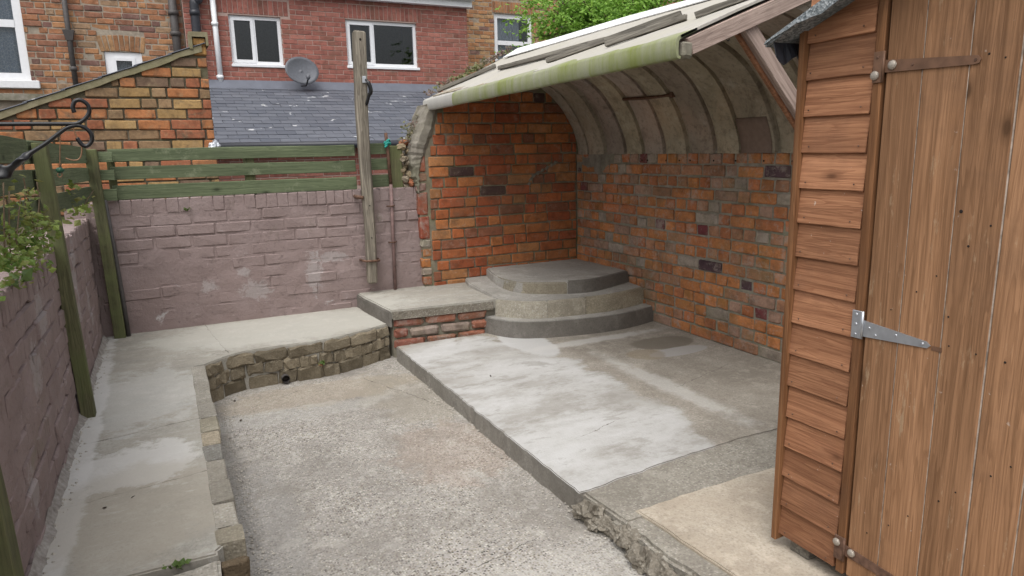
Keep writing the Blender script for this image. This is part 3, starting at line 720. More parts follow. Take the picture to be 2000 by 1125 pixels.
seg_block(s3, [(x, y-.004) for x, y in C3], 2, 14, .05, ZL+.001, .452, M['stone_t'], 'edging_stone', (.85, .86, .85))
seg_block(s3, [(x, y-.004) for x, y in C3], 14, 26, .05, ZL+.001, .451, M['stone_t'], 'edging_stone', (.95, .95, .92))
seg_block(s3, [(x, y-.006) for x, y in C3], 26, len(C3)-1, .05, ZL+.001, .456, M['step_dark'], 'cement_face', (1, 1, 1))

# ================================================================== PAINTED WALLS
def rough_panel(u0, u1, z0, z1, step, amp, to_world, name, seed):
    nx, nz = int((u1-u0)/step)+1, int((z1-z0)/step)+1; v = []
    for j in range(nz):
        for i in range(nx):
            u, z = u0+(u1-u0)*i/(nx-1), z0+(z1-z0)*j/(nz-1)
            v.append(to_world(u, z, amp*fr(u, z, seed, 5, 4)))
    f = [(j*nx+i, j*nx+i+1, (j+1)*nx+i+1, (j+1)*nx+i) for j in range(nz-1) for i in range(nx-1)]
    return pyd(name, v, f, True)
bw = thing('painted_wall', (.7, YW+.1, ZP), 'mauve painted brick wall across the back, under the three horizontal fence boards', 'wall')
put('wall_core', boxes_me([(-.6, 1.9, YW+.03, YW+.22, -.9, 1.155)], org=(.7, YW, ZP)), M['paint'], bw, (.7, YW, ZP))
put('paint_bed', rough_panel(-.5, 1.95, .15, 1.155, .02, .009, lambda u, z, h: (u-.7, .005-h-.006*max(0, min(1, (.85-z)/.3+fr(u*1.5, z))), z-ZP), 'paint_bed', 2), M['paint'], bw, (.7, YW, ZP))
lay_bricks(bw, (-.45, YW, 0), (1, 0, 0), (0, -1, 0), 2.30, .215, .0855, 10, M['paint'], P_PINK, 'paint', .009, .09, None, None, .245, .0028, 'brick', .003)
u = -.42
while u < 1.84:
    wdt = random.uniform(.066, .078); me = box_me(wdt-.003, .12, .1, .005, .002, int(u*991), 'coping_brick')
    put('coping_brick', me, M['paint'], bw, (u+wdt/2, YW+.059+random.gauss(0, .002), 1.119+random.gauss(0, .002)), (random.gauss(0, .006), random.gauss(0, .012), 0)); u += wdt
sw = thing('painted_wall', (XL-.1, 3.2, ZP), 'mauve painted brick wall along the left side of the path, ivy on top', 'wall')
put('wall_core', boxes_me([(XL-.24, XL-.03, -1.2, 5.62, -.9, 1.03)], org=(XL, 3.2, ZP)), M['paint'], sw, (XL, 3.2, ZP))
put('paint_bed', rough_panel(.2, 5.45, .15, 1.03, .022, .014, lambda u, z, h: (-.006+h, u-3.2, z-ZP), 'paint_bed', 9), M['paint'], sw, (XL, 3.2, ZP))
lay_bricks(sw, (XL, .6, 0), (0, 1, 0), (1, 0, 0), 4.85, .19, .0855, 9, M['paint'], P_PINK, 'paint', .009, .09, None, None, .245, .003, 'brick', .003)
u = .8
while u < 5.35:
    wdt = random.uniform(.066, .08); me = box_me(.12, wdt-.005, .1, .007, .004, int(u*991), 'coping_brick')
    put('coping_brick', me, M['paint'], sw, (XL-.056+random.gauss(0, .004), u+wdt/2, 1.014+random.gauss(0, .004)), (random.gauss(0, .03), random.gauss(0, .02), 0)); u += wdt

# ================================================================== FENCES
bf = thing('slat_fence', (.7, YW, 1.17), 'green stained fence of three boards on top of the back wall', 'fence')
for (zt, zb) in ((1.512, 1.428), (1.395, 1.308), (1.27, 1.172)):
    beam('fence_board', (-.30, YW+.022, (zt+zb)/2+random.uniform(-.003, .003)), (1.36, YW+.022, (zt+zb)/2), .018, zt-zb, M['fence_x'], bf, cuts=6, jit=.002)
    beam('fence_board', (1.40, YW+.018, (zt+zb)/2+.006), (1.63+random.uniform(-.02, .02), YW+.018, (zt+zb)/2+.01), .018, zt-zb, M['fence_x'], bf, jit=.002)
    beam('fence_board', (-.36, YW-.03, (zt+zb)/2-.008), (-.275, YW-.03, (zt+zb)/2-.012), .03, (zt-zb)*.78, M['fence_x'], bf, jit=.002)
box('fence_post', 1.64, 1.745, YW+.04, YW+.09, 1.16, 1.5, M['fence_z'], bf, .004, .003)
box('fence_post', .55, .62, YW+.04, YW+.1, 1.16, 1.48, M['fence_z'], bf, .004, .003)
box('fence_post', -.32, -.27, YW+.04, YW+.09, 1.16, 1.48, M['fence_z'], bf, .004, .003)
lf = thing('slat_fence', (XL-.03, 3.5, 1.05), 'green stained board fence with tall posts along the left wall', 'fence')
for (zt, zb) in ((1.54, 1.44), (1.412, 1.325), (1.29, 1.195)):
    beam('fence_board', (XL-.045, .5, (zt+zb)/2+.006), (XL-.045, 3.66, (zt+zb)/2), .02, zt-zb, M['fence_x'], lf, cuts=6, jit=.003)
    beam('fence_board', (XL-.047, 3.68, (zt+zb)/2-.004), (-.425, 5.33, (zt+zb)/2-.016), .02, zt-zb, M['fence_x'], lf, cuts=4, jit=.003)
def post(x0, x1, y0, y1, za, zb, lean):
    me = box_me(x1-x0, y1-y0, zb-za, .004, .002, int(y0*100), 'fence_post', 5)
    for v in me.vertices: v.co.x += lean*(v.co.z/(zb-za)+.5)
    return put('fence_post', me, M['fence_z'], lf, ((x0+x1)/2, (y0+y1)/2, (za+zb)/2))
post(-.461, -.402, 3.69, 3.76, .236, 1.525, -.034)
post(-.40, -.33, 5.30, 5.37, .2, 1.51, -.028)
post(-.458, -.398, 1.83, 1.9, .236, 1.53, -.03)
tube('conduit_pipe', [(-.317, 5.335, .232), (-.322, 5.337, .5), (-.335, 5.345, .85), (-.352, 5.36, 1.18)], .014, M['greyp'], None, 10)
cp = bpy.data.objects['conduit_pipe']; meta(cp, 'thin grey conduit running up the corner beside the green corner post', 'pipe')

# ================================================================== POST, PIPE on the back wall
wp = thing('clothes_post', (1.41, 5.3, .43), 'tall weathered grey wooden clothes post strapped to the back wall', 'post')
me = box_me(.078, .07, 1.9, .012, .002, 3, 'shaft', 14)
for v in me.vertices:
    t = (v.co.z+.95)/1.9; v.co.x = v.co.x*(.92+.28*t)+.006*math.sin(t*7)+.012*(t-.5); v.co.y = v.co.y*(.95+.2*t)+.006*math.sin(t*4)
    if v.co.z > .9: v.co.z += .01*fr(v.co.x*40, v.co.y*40)
shaft = put('shaft', me, M['pole'], wp, (1.412, 5.318, 1.385))
put('knot_hole', lump_me((.009, .004, .011), 1, 'knot_hole', 2, .1), M['hole'], shaft, (1.42, 5.276, 2.27))
for z in (1.05, .8): put('bolt_hole', lump_me((.006, .004, .006), 1, 'bolt_hole', 1, 0), M['hole'], shaft, (1.415, 5.281, z))
tube('strap', [(1.34, 5.39, .62), (1.345, 5.29, .622), (1.362, 5.274, .62), (1.465, 5.274, .618), (1.47, 5.30, .618), (1.478, 5.39, .618)], .009, M['rust'], wp, 6)
tube('bracket', [(1.33, 5.395, 1.12), (1.335, 5.31, 1.118), (1.372, 5.29, 1.112)], .014, M['rust'], wp, 6)
tube('cleat', smooth_pts([(1.425, 5.30, 1.985), (1.445, 5.262, 1.98), (1.46, 5.25, 1.945), (1.468, 5.25, 1.90), (1.452, 5.262, 1.86), (1.436, 5.278, 1.80)], 4), [.008]*6+[.016]*9+[.012]*5+[.008]*1, M['iron'], wp, 8)
put('cleat_plate', box_me(.03, .01, .05, .004), M['galv'], wp, (1.43, 5.272, 1.985))
pp = thing('iron_pipe', (1.61, 5.38, .36), 'thin mauve painted pipe clipped to the wall beside the clothes post, rusty top', 'pipe')
tube('pipe', [(1.608, 5.375, .345), (1.615, 5.378, .8), (1.622, 5.382, 1.2)], .0135, M['mauvep'], pp, 10)
tube('pipe_top', [(1.622, 5.382, 1.2), (1.614, 5.388, 1.45), (1.606, 5.39, 1.6)], .013, M['rust'], pp, 10)['label'] = 'bare rusty upper end of the pipe'
for z in (1.03, .74): tube('pipe_clip', [(1.58, 5.392, z), (1.60, 5.362, z), (1.625, 5.362, z), (1.645, 5.392, z+.004)], .005, M['rust'], pp, 6)
tw = tube('twine_knot', smooth_pts([(1.59, 5.375, 1.505), (1.615, 5.366, 1.525), (1.635, 5.38, 1.515), (1.61, 5.40, 1.535), (1.59, 5.38, 1.52), (1.62, 5.368, 1.545), (1.63, 5.39, 1.53), (1.60, 5.37, 1.50), (1.585, 5.366, 1.49)], 4), .009, M['teal']); meta(tw, 'knot of teal twine tied round the rusty pipe top', 'twine')

# ================================================================== SHELTER
ew = thing('shelter_end_wall', (2.5, YB+.1, ZL), 'orange brick end wall of the shelter behind the curved steps', 'wall')
def xleft(z): return 1.93 if z < 1.42 else 1.93+(z-1.42)*.28
def arc_x(z):   # inner face of vault at height z
    if z <= 1.4: return 9
    if z >= 1.975: return 2.72
    return 2.75+math.sqrt(max(0, .575**2-(z-1.4)**2))
def end_clip(a, b, z1, z2):
    x0, x1 = max(1.93+a, xleft(z2)+.008), min(1.93+b, arc_x(z2)+.09, 3.33)
    if z2 > 2.0: return []
    return [(x0-1.93, x1-1.93, z1, z2)]
CH = .0855
hd = lambda r: 'mix'
lay_bricks(ew, (1.93, YB, 0), (1, 0, 0), (0, -1, 0), 1.4, .30, CH, 20, M['brick'], P_ORANGE, 'old', .011, .1, end_clip, hd, .232, .003)
xs = [1.86, 3.34]
core = [(1.865, .25), (3.5, .25), (3.5, 1.4)] + [(2.75+.66*math.cos(a), 1.4+.66*math.sin(a)) for a in np.linspace(0, 1.7, 16)] + [(2.0, 1.86), (1.96, 1.76), (1.84, 1.45), (1.84, 1.2)]
v = [(x-2.5, .0115, z-ZL) for x, z in core]+[(x-2.5, .2, z-ZL) for x, z in core]; n = len(core)
put('mortar_bed', pyd('mortar_bed', v, [tuple(range(n)), tuple(range(2*n-1, n-1, -1))]+[(i, i+n, (i+1) % n+n, (i+1) % n) for i in range(n)]), M['mortar'], ew, (2.5, YB, ZL))
# end pier: upright and laid bricks at the open end
zz = .36
for (h, c, dx) in ((.075, (.4, .14, .08), 0), (.07, (.36, .3, .24), .0), (.08, (.5, .2, .07), -.01), (.075, (.46, .2, .08), .006), (.07, (.4, .36, .3), .0), (.19, (.33, .085, .05), 0), (.19, (.36, .1, .06), 0), (.075, (.3, .16, .13), 0), (.075, (.34, .2, .14), .004), (.19, (.36, .12, .07), 0)):
    me = box_me(.078, .17, h-.01, .009, .005, int(zz*1000), 'end_brick'); lean = -.0*zz
    put('end_brick', me, M['brick_lime'], ew, (1.888+dx-.02*max(0, min(1, (zz-.6)/.5)), YB+.088, zz+h/2), (0, random.gauss(0, .015), 0), None, c); zz += h+.003
q_ = [onY(x, y, YB+.006) for x, y in ((1032, 368), (1036, 350), (1050, 338), (1068, 328), (1084, 318))]
for k_, p_ in enumerate(smooth_pts(q_, 2)): put('cement_smear', lump_me((.024, .007, .015), k_, 'cement_smear', 2, .5), M['render'], ew, p_+Vector((0, -.004, 0)), (0, -.6, 0))
# sloping rendered shoulder at the wall's free end
outer = smooth_pts([(1.835, 1.12, 0), (1.82, 1.2, 0), (1.80, 1.32, 0), (1.80, 1.47, 0), (1.865, 1.64, 0), (1.95, 1.82, 0)], 7)
inner = smooth_pts([(1.845, 1.12, 0), (1.85, 1.2, 0), (1.868, 1.34, 0), (1.92, 1.45, 0), (1.985, 1.62, 0), (2.05, 1.83, 0)], 7)
v, f = [], []
for k, (a, b) in enumerate(zip(outer, inner)):
    j = lambda q: .013*fr(k*.6, q*7.7, 1, 1, 4)
    m1, m2 = a.lerp(b, .25), a.lerp(b, .75)
    for (p, yy) in ((a, .25), (a, .02), (m1, -.012), (m2, -.012), (b, .008), (b, .25)): v.append((p.x+j(yy)-1.9, yy+j(3+yy), p.y-1.4+j(8)))
for k in range(len(outer)-1):
    for q in range(5): f.append((k*6+q, k*6+q+1, k*6+q+7, k*6+q+6))
f += [(0, 1, 2, 3, 4, 5), tuple((len(outer)-1)*6+q for q in range(5, -1, -1))]
put('rendered_shoulder', pyd('rendered_shoulder', v, f), M['render'], ew, (1.9, YB-.002, 1.4))

rwl = thing('shelter_rear_wall', (XR+.1, 3.9, ZS), 'long orange brick wall with limey mortar under the concrete vault', 'wall')
lay_bricks(rwl, (XR, YB, 0), (0, -1, 0), (-1, 0, 0), 2.75, 1.402-16*.0815, .0815, 16, M['brick_lime'], P_RIGHT, 'old', .013, .1, None, lambda r: (True if r % 2 == 1 else 'mix') if r not in (6, 12) else 'mix', .225, .003, hp=.15)
put('mortar_bed', rough_panel(1.4, YB+.1, .02, 1.41, .03, .003, lambda u, z, h: (.0105+h, u-3.9, z-ZS), 'mortar_bed', 5), M['mortar_lime'], rwl, (XR, 3.9, ZS))
put('wall_core', boxes_me([(XR+.02, XR+.3, 1.4, YB+.2, -.9, 1.40)], org=(XR, 3.9, ZS)), M['mortar_lime'], rwl, (XR, 3.9, ZS))
put('mortar_smear', rough_panel(4.55, YB-.005, 1.20, 1.41, .012, .009, lambda u, z, h: (-.001-h+.012*max(0, (5.0-u)*1.6)+.016*max(0, (1.31-z)*7), u-3.9, z-ZS), 'mortar_smear', 12), M['render'], rwl, (XR, 3.9, ZS))
for px in (1255, 1266, 1302, 1328, 1349, 1395, 1438, 1493, 1549):
    p = onX(px, 313+(px-1255)*.005, XR); put('nail_hole', lump_me((.004, .007, .007), px, 'nail_hole', 1, .1), M['hole'], rwl, (XR-.006, p.y, p.z))

rf = thing('shelter_roof', (2.6, 3.9, 1.4), 'ribbed concrete vault with grey roof sheets and a green rounded eave', 'roof')
RIB = [5.351, 5.166, 4.892, 4.629, 4.387, 4.132, 3.876, 3.604, 3.369, 3.071, 2.78, 2.5, 2.395]
VP_ = smooth_pts([(3.331, 1.395, 0), (3.325, 1.46, 0), (3.285, 1.58, 0), (3.2, 1.735, 0), (3.08, 1.875, 0), (2.94, 1.968, 0), (2.84, 2.012, 0), (2.72, 2.055, 0), (2.6, 2.072, 0), (2.45, 2.03, 0), (2.2, 1.945, 0), (1.995, 1.872, 0)], 4)
def vprof(off):
    """vault underside profile (x,z), pushed outward by off"""
    pts = []
    for i, p in enumerate(VP_):
        t = (VP_[min(i+1, len(VP_)-1)]-VP_[max(i-1, 0)]).normalized(); k = off if p.x > 2.6 else min(off, .012+(p.x-2.0)*.02)
        pts.append((p.x+t.y*k, p.y-t.x*k))
    return pts
for i in range(len(RIB)-1):
    ya, yb = RIB[i], RIB[i+1]; v, f = [], []; nw = 9; tt_ = (0, .03, .07, .16, .45, .75, .95, .965, 1); rr2 = random.Random(i+20)
    skew = rr2.uniform(-.006, .006)
    for j in range(nw):
        t = tt_[j]; y = ya+(yb-ya)*t
        off = (.022, .020, .002, -.006, -.012, -.012, -.007, .022, .024)[j]+skew
        pts = vprof(off) + [(x, z) for x, z in reversed(vprof(.05))]
        for (x, z) in pts:
            q = .004*fr(x*2+i, y*6, z*3); yw = .009*fr(z*2.2+x, (i if t < .5 else i+1)*3.7, 0, 1, 3); v.append((x-2.6+q, y+yw-3.9, z-1.4+q))
    m_ = len(pts)
    for j in range(nw-1):
        for k in range(m_): f.append((j*m_+k, j*m_+(k+1) % m_, (j+1)*m_+(k+1) % m_, (j+1)*m_+k))
    f += [tuple(range(m_))[::-1], tuple((nw-1)*m_+k for k in range(m_))]
    k = rr2.uniform(.82, 1.1); tint = (k, k*rr2.uniform(.95, 1), k*rr2.uniform(.88, .98))
    o = put('vault_panel', pyd('vault_panel', v, f, True), M['vault'], rf, (2.6, 3.9, 1.4), None, None, tint)
    md = o.modifiers.new('split', 'EDGE_SPLIT'); md.split_angle = math.radians(50)
pa_ = [(x, z) for x, z in vprof(-.0185)[:10]]; v, f = [], []
for (x, z) in pa_:
    for y in (3.352, 3.29, 3.2, 3.10): v.append((x-2.6, y-3.9+.004*fr(z*9, y), z-1.4))
for k in range(len(pa_)-1):
    for q in range(3): f.append((k*4+q, k*4+q+1, k*4+q+5, k*4+q+4))
o = put('cement_patch', pyd('cement_patch', v, f, True), M['brown_cement'], rf, (2.6, 3.9, 1.4)); o.modifiers.new('t', 'SOLIDIFY').thickness = .004
# roof sheets over it
def roofz(x, y):
    t = max(0, min(1, (y-2.36)/3.14)); s = .385+.12*t; return 1.876-.036*t+s*(x-1.96)
def ridge_x(y): t = (y-2.36)/3.14; return 3.0-.26*t
def on_roof(px, py):
    d = ray(px, py); t = 1.0
    for _ in range(60):
        p = d*t+EYE; t += (roofz(p[0], p[1])-p[2])*-.0 ; 
        g_ = lambda tt: (d*tt+EYE)[2]-roof_ext(*(d*tt+EYE)[:2])
        break
    ts = np.linspace(1.0/F*1.5, 8.0/F, 900); vals = [g_(t) for t in ts]
    for a in range(len(ts)-1):
        if vals[a] < 0 <= vals[a+1] or vals[a] >= 0 > vals[a+1]: return Vector(d*ts[a]+EYE)
    return None
def roof_ext(x, y): return roofz(x, y)
SHY = [5.47, 4.82, 3.62, 2.36]
for i in range(3):
    ya, yb = SHY[i]+(.02 if i else 0), SHY[i+1]; v, f = [], []; nx, ny = 10, 12
    for top in (0, 1):
        for j in range(ny+1):
            y = ya+(yb-ya)*j/ny
            for k in range(nx+1):
                x = 1.975+(ridge_x(y)-1.975)*k/nx
                v.append((x-2.6, y-3.9, roofz(x, y)-1.4+(.012 if top else 0)+.005*fr(x*2, y*2, i)+.003*i))
    w_ = nx+1; off = w_*(ny+1)
    for j in range(ny):
        for k in range(nx):
            a = j*w_+k; f.append((a, a+1, a+w_+1, a+w_)); f.append((off+a, off+a+w_, off+a+w_+1, off+a+1))
    bd = [k for k in range(nx+1)] + [j*w_+nx for j in range(1, ny+1)] + [ny*w_+k for k in range(nx-1, -1, -1)] + [j*w_ for j in range(ny-1, 0, -1)]
    for a, b in zip(bd, bd[1:]+bd[:1]): f.append((a, b, b+off, a+off))
    put('roof_sheet', pyd('roof_sheet', v, f), M['sheet'], rf, (2.6, 3.9, 1.4))
    # eave lip: rolled profile
    prof = [(2.06, .044), (1.975, .012), (1.960, .003), (1.953, -.008), (1.951, -.04), (1.953, -.07), (1.959, -.080), (1.974, -.085)]
    inn = [(2.06, .032), (1.985, .001), (1.972, -.006), (1.966, -.014), (1.964, -.04), (1.965, -.064), (1.968, -.071), (1.978, -.074)]
    pf = prof+inn[::-1]; v, f = [], []
    for j in range(9):
        y = ya+(yb-ya)*j/8
        for x, z in pf: v.append((x-2.6+.003*fr(y*2, i), y-3.9, 1.876-.036*(y-2.36)/3.1+z-1.4+.012+.004*fr(y*2, i, 4)))
    m_ = len(pf)
    for j in range(8):
        for k in range(m_): f.append((j*m_+k, j*m_+(k+1) % m_, (j+1)*m_+(k+1) % m_, (j+1)*m_+k))
    f += [tuple(range(m_))[::-1], tuple(8*m_+k for k in range(m_))]
    put('eave_lip', pyd('eave_lip', v, f, True), M['lip_grey' if i == 0 else 'lip'], rf, (2.6, 3.9, 1.4)).modifiers.new('split', 'EDGE_SPLIT').split_angle = math.radians(38)
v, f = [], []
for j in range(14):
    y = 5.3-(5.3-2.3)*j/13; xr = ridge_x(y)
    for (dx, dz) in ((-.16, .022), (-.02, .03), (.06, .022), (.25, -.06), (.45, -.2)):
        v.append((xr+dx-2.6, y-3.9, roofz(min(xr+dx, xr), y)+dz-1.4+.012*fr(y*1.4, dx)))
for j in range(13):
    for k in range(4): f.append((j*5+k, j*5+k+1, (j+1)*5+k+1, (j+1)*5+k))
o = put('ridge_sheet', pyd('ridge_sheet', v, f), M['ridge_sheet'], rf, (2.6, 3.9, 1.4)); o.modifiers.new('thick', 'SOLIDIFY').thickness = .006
# near-end rafter and strut
YR = 2.375
a, b = Vector((2.02, YR, roofz(2.02, YR)-.045)), Vector((2.95, YR, roofz(2.95, YR)-.045))
beam('rafter', a, b, .05, .072, M['timber'], rf, up=(0, 0, 1), cuts=5, jit=.001)
box('rafter_block', 1.978, 2.03, YR-.032, YR+.05, 1.806, 1.872, M['render'], rf, .01, .003)
a, b = onY(1457, 52, YR+.02), onY(1572, 238, YR+.02)
d = (b-a); b2 = a + d*(1.0+(3.2-b.x)/d.x*1.0) if d.x else b
beam('strut', a-d*.08, a+d*1.9, .045, .07, M['timber'], rf, up= (d.z, 0, -d.x), cuts=4, jit=.001)
o = beam('lath', a-d*.02+Vector((-.03, .02, -.03)), a+d*1.9+Vector((-.03, .02, -.03)), .02, .02, M['lap'], rf, up=(d.z, 0, -d.x))
p = onY(1419, 72, YR-.0); tube('hook', smooth_pts([p+Vector((0, 0, .015)), p, p+Vector((.004, 0, -.014)), p+Vector((.014, 0, -.014)), p+Vector((.014, 0, -.004))], 4), .0022, M['iron'], rf, 6)
pa, pb = Vector((3.06, 4.28, 1.78)), Vector((3.09, 3.72, 1.77))
def vault_hit(px, py):
    d = ray(px, py); 
    for t in np.linspace(1.2/F, 8/F, 3000):
        q = d*t+EYE
        if q[2] > 1.4 and q[0] > 2.7 and (q[0]-2.75)**2+(q[2]-1.4)**2 > .555**2: return Vector(q)
    return pa
pa, pb = vault_hit(1217, 194), vault_hit(1313, 185)
tube('iron_rod', [pa, pa.lerp(pb, .5)+Vector((-.012, 0, -.008)), pb], .011, M['rust'], rf, 6)
put('iron_lug', box_me(.03, .03, .035, .004, .002), M['rust'], rf, pb)
# loose planks lying on the roof
pl = [((1068, 132), (1330, 40), .03, 'weathered grey plank lying loose on the roof, its lower end nearest the eave middle'),
      ((1183, 101), (1340, 48), .03, 'short weathered plank on the roof close above the green eave'),
      ((975, 143), (1265, 70), .028, 'long grey plank on the roof below the white ridge sheet'),
      ((855, 186), (968, 138), .026, 'grey plank edging the far end of the roof beside the sedum'),
      ((1357, 46), (1480, 2), .03, 'mossy batten on the roof end directly above the pinkish rafter')]
for (a, b, wd, lab) in pl:
    A, B = on_roof(*a), on_roof(*b)
    if A is None or B is None: print('plank miss', a, b, A, B); continue
    A.z = roofz(A.x, A.y)+.036; B.z = roofz(B.x, B.y)+.036
    o = beam('loose_plank', A, B, wd, .028, M['plank'], None, cuts=5, jit=.002); meta(o, lab, 'plank', 'loose planks on the shelter roof')

# ================================================================== SHED
XS = 1.755
sd_ = thing('garden_shed', (XS+.4, .5, ZS), 'orange brown timber shed with lapped boards and a boarded door', 'shed')
zb = [.158+.1053*i for i in range(17)]
for i, z in enumerate(zb):
    if z > 1.80: break
    top = z+.122; rs = random.Random(i); L = .214; yc = 1.404
    me = box_me(.011, L+.004, .125, .0015, .0008, i, 'lap_board', 3); tilt = .095
    o = put('lap_board', me, M['lap'], sd_, (XS-.006, yc+rs.uniform(-.002, .002), z+.0605), (rs.uniform(-.012, .012)+(.0 if i < 6 else -.0), tilt, rs.uniform(-.008, .008)))
    for yy in (1.485, 1.32):
        put('nail', lump_me((.0025, .003, .003), i, 'nail', 1, 0), M['rust'], o, (XS-.0185, yy+rs.uniform(-.006, .006), z+.016))
box('corner_trim', XS-.03, XS+.012, 1.513, 1.532, .135, 1.80, M['trim'], sd_, .002, .0008, 6)
box('door_post', XS-.02, XS+.03, 1.262, 1.288, .15, 1.93, M['trim'], sd_, .002, .0006, 6)
# far side wall and hidden walls as boarded panels
for i in range(13): box('side_board', XS+.02, 3.1, 1.50+.004, 1.516, .158+.127*i, .158+.127*i+.125, M['lap'], sd_, .002)
put('panel', boxes_me([(XS+.012, XS+.03, 1.289, 1.51, .15, 1.83), (3.08, 3.1, -.6, 1.5, .15, 2.1), (XS+.03, 3.08, -.62, -.6, .15, 1.8), (XS+.03, 3.08, -.6, 1.5, .14, .16), (XS+.02, XS+.04, -.6, 1.289, 1.9, 2.15)], org=(XS, .5, ZS)), M['trim'], sd_, (XS, .5, ZS))
put('panel_backing', boxes_me([(XS+.006, XS+.011, .56, 1.26, .16, 1.89)], org=(XS, .5, ZS)), M['whitep'], sd_, (XS, .5, ZS))
door = put('door', boxes_me([(XS+.012, XS+.03, .58, 1.25, .3, .4)], org=(XS, .9, 1)), M['door'], sd_, (XS, .9, 1)); door['label'] = 'tall boarded door of vertical brown planks'
ys = [1.2565, 1.157, 1.0415, .929, .8155, .70, .58]
for i in range(6):
    g_ = .004 if i == 2 else .002
    box('door_board', XS-.014, XS+.004, ys[i+1]+.0008, ys[i]-(.0034 if i == 3 else .0018), .152, 1.90, M['door'], door, .0025, 0, 2)
M['tongue'] = plain('pale_tongue', (.4, .33, .27), .9, 0, .2, .5)
for i, wd_ in ((1, .0009), (2, .0011), (3, .0026), (4, .0018), (5, .0015)):
    box('tongue', XS-.0118, XS+.003, ys[i]-wd_, ys[i]+wd_*.6, .155, 1.89, M['tongue'], door, 0)
box('door_post', XS-.012, XS+.03, .54, .575, .15, 1.93, M['trim'], sd_, .002)
for i, z in enumerate(zb):
    if z > 1.78: break
    box('lap_board', XS-.016, XS-.004, -.6, .54, z, z+.104, M['lap'], sd_, .002)
def disc_me(r, th, n=14):
    bm = bmesh.new(); bmesh.ops.create_cone(bm, cap_ends=True, segments=n, radius1=r, radius2=r*.7, depth=th); bmesh.ops.rotate(bm, matrix=Matrix.Rotation(-math.pi/2, 3, 'Y'), verts=bm.verts); return bm_me(bm, 'disc')
def dome(nm, par, y, z, r, mat, x): return put(nm, lump_me((r*.6, r, r), 1, nm, 2, 0), mat, par, (x, y, z))
XD = XS-.0145
def hinge(nm, plate, strap, mat, bolts, screws, lab):
    y0, y1, z0, z1 = plate; th = .003
    pm = box('hinge', XS-.0245, XS-.0205, y0, y1, z0, z1, mat, sd_, .001); pm['label'] = lab
    poly_ = strap; v = [(XD-.0035-XS, y-1.1, z-1) for y, z in poly_]+[(XD-.0002-XS, y-1.1, z-1) for y, z in poly_]; n = len(poly_)
    f = [tuple(range(n)), tuple(range(2*n-1, n-1, -1))]+[(i, (i+1) % n, (i+1) % n+n, i+n) for i in range(n)]
    bm = bmesh.new(); bm.from_mesh(pyd('strap', v, f)); put('strap', bm_me(bm, 'strap'), mat, pm, (XS, 1.1, 1))
    tube('knuckle', [(XS-.021, y0-.003, z0), (XS-.021, y0-.003, z1)], .004, mat, pm, 8)
    for y, z in bolts: dome('bolt', pm, y, z, .0125, M['bolt'], (XS-.026 if y > y0 else XD-.005))
    for y, z in screws: put('screw', disc_me(.0042, .002), M['galv' if mat == M['galv'] else 'rust'], pm, (XS-.0255 if y > y0 else XD-.0043, y, z))
hinge('top', (1.262, 1.287, 1.603, 1.683), [(1.259, 1.660), (1.02, 1.643), (1.012, 1.634), (1.016, 1.625), (1.03, 1.623), (1.259, 1.628)], M['brown_plate'], [(1.279, 1.622), (1.235, 1.645)], [(1.275, 1.668), (1.025, 1.633), (1.245, 1.652), (1.18, 1.64)], 'brown painted top hinge with two pale bolt heads')
hinge('mid', (1.263, 1.292, .899, .979), [(1.26, .953), (1.075, .935), (1.064, .926), (1.072, .918), (1.26, .906)], M['galv'], [], [(1.278, .968), (1.278, .94), (1.278, .91), (1.24, .935), (1.16, .932), (1.085, .927), (1.22, .918)], 'new galvanised steel middle hinge')
hinge('low', (1.265, 1.294, .195, .272), [(1.262, .249), (1.01, .232), (1.0, .222), (1.01, .213), (1.262, .215)], M['rust'], [(1.285, .25), (1.238, .235)], [(1.03, .222)], 'rusty brown bottom hinge')
for i, (px, py, r) in enumerate(((1877, 413, .006), (1935, 441, .0035), (1891, 481, .004), (1829, 539, .003), (1790, 570, .003), (1740, 605, .0025), (1852, 619, .0035), (1906, 692, .003), (1963, 708, .004), (1932, 105, .0035), (1964, 112, .003), (1833, 979, .0035), (1866, 962, .003), (1935, 930, .0035), (1974, 912, .003), (1773, 1008, .003), (1735, 1026, .003), (1693, 1041, .003), (1853, 676, .003))):
    p = onX(px, py, XD); put('screw_hole', disc_me(r*.75, .0012), M['hole'], door, (XD-.0004, p.y, p.z))
box('old_hinge_mark', XD-.0006, XD+.0002, 1.035, 1.062, .915, .927, M['brown_plate'], door, 0)
